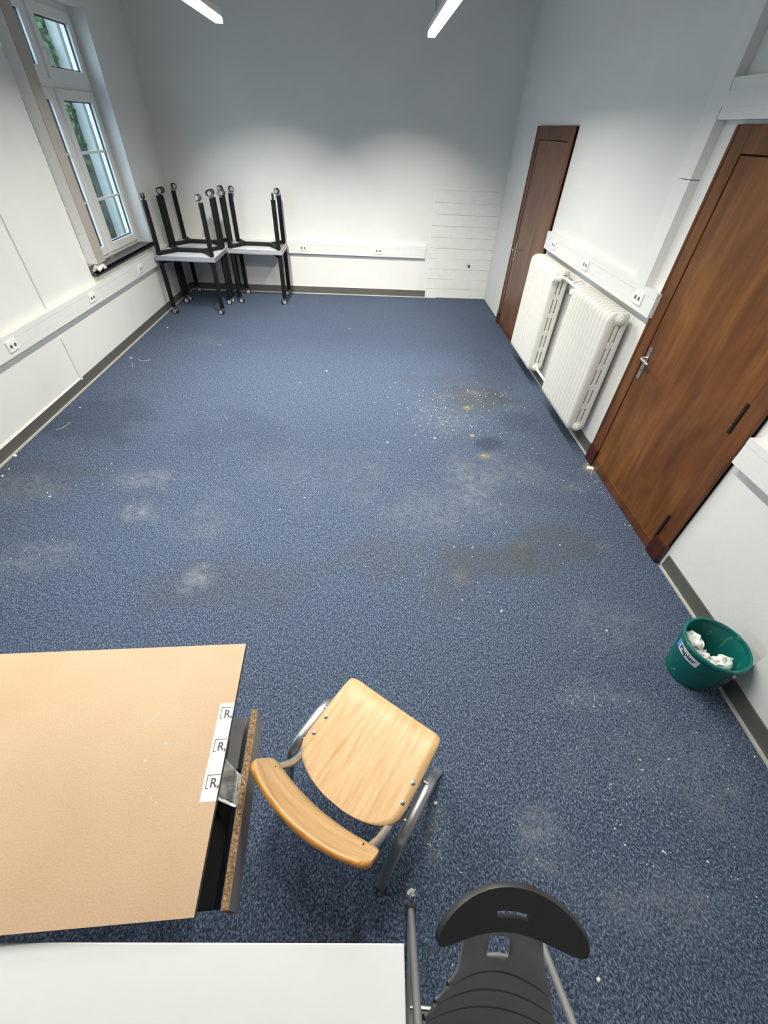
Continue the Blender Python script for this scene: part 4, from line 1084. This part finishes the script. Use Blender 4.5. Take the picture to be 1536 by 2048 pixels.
clod(4.765, 2.772, 0.040, 0.014, 5, 'plaster_chip', 'pale heap of plaster dust at the foot of the large brown door', 'dirt')
clod(3.031, 0.147, 0.020, 0.012, 6, 'plaster_chip', 'white tuft of dust beside the black chair runner', 'dirt')
clod(0.036, 2.805, 0.022, 0.020, 8, 'plaster_chip', 'white crumb of filler stuck to the left baseboard foot', 'dirt')
clod(3.155, 0.418, 0.010, 0.008, 9, 'plaster_chip', 'white crumb beside the right leg of the wooden chair', 'dirt')
def fibre(pts, label):
    P = [Vector((x, y, 0.002 + 0.004 * (i % 2))) for i, (x, y) in enumerate(pts)]
    tag(MB().tube(arc_path(P, 0.02, 4), 0.0012, 6).build('wire_scrap', 'plaster_chip'), label, 'wire scrap')
fibre([(0.14, 3.20), (0.18, 3.22), (0.19, 3.27), (0.20, 3.33)], 'thin white curved wire scrap near the left baseboard')
fibre([(0.245, 4.72), (0.29, 4.66), (0.36, 4.67), (0.38, 4.70)], 'thin white hooked wire scrap on the carpet by the window wall')
fibre([(0.21, 4.62), (0.24, 4.56), (0.27, 4.50)], 'thin straight white wire scrap on the carpet by the window wall')

# ================================================================== OUTSIDE THE WINDOW
tag(MB().box(-9, -WT, -4, 14, -0.6, -0.5).build('ground_outside', 'outside_ground', smooth=False), 'grey yard outside the window', 'ground', kind=S)
ob = thing('neighbour_building', 'pale rendered building wing seen through the window', 'building', loc=(-3.2, 9.2, -0.5))
MB().box(-3.0, 2.75, 0.0, 1.0, 0, 6.5).build('facade', 'outside_render', ob, smooth=False)
MB().box(1.46, 1.60, -0.09, 0.0, 0, 6.5).build('corner_strip', 'outside_white', ob, smooth=False)
MB().tube([(1.685, -0.05, 0), (1.685, -0.05, 6.5)], 0.022, 10).build('downpipe', 'outside_white', ob)
iv = MB()
for i in range(3400):
    x = rnd.uniform(0.75, 1.53); z = rnd.uniform(0.0, 4.6)
    if x > 1.47 + 0.04 * sin(z * 2.3 + 1) - 0.02 * abs(z - 2.4): continue
    y = -rnd.uniform(0.03, 0.20); s = rnd.uniform(0.05, 0.10)
    a = rnd.uniform(0, 6.28); t = rnd.uniform(-0.6, 0.6)
    ex = Vector((cos(a), sin(t) * 0.5, sin(a))); ey = Vector((-sin(a), -0.5 * cos(t), cos(a)))
    c = Vector((x, y, z))
    iv.add([c - ex * s * 0.5, c + ey * s * 0.45, c + ex * s * 0.6, c - ey * s * 0.45], [(0, 1, 2, 3)])
ivo = iv.build('ivy', 'ivy_leaf', None, smooth=False)
ivo.location = (-3.2, 9.11, -0.5)
tag(ivo, 'green ivy climbing the pale building outside the window', 'ivy', kind='stuff')
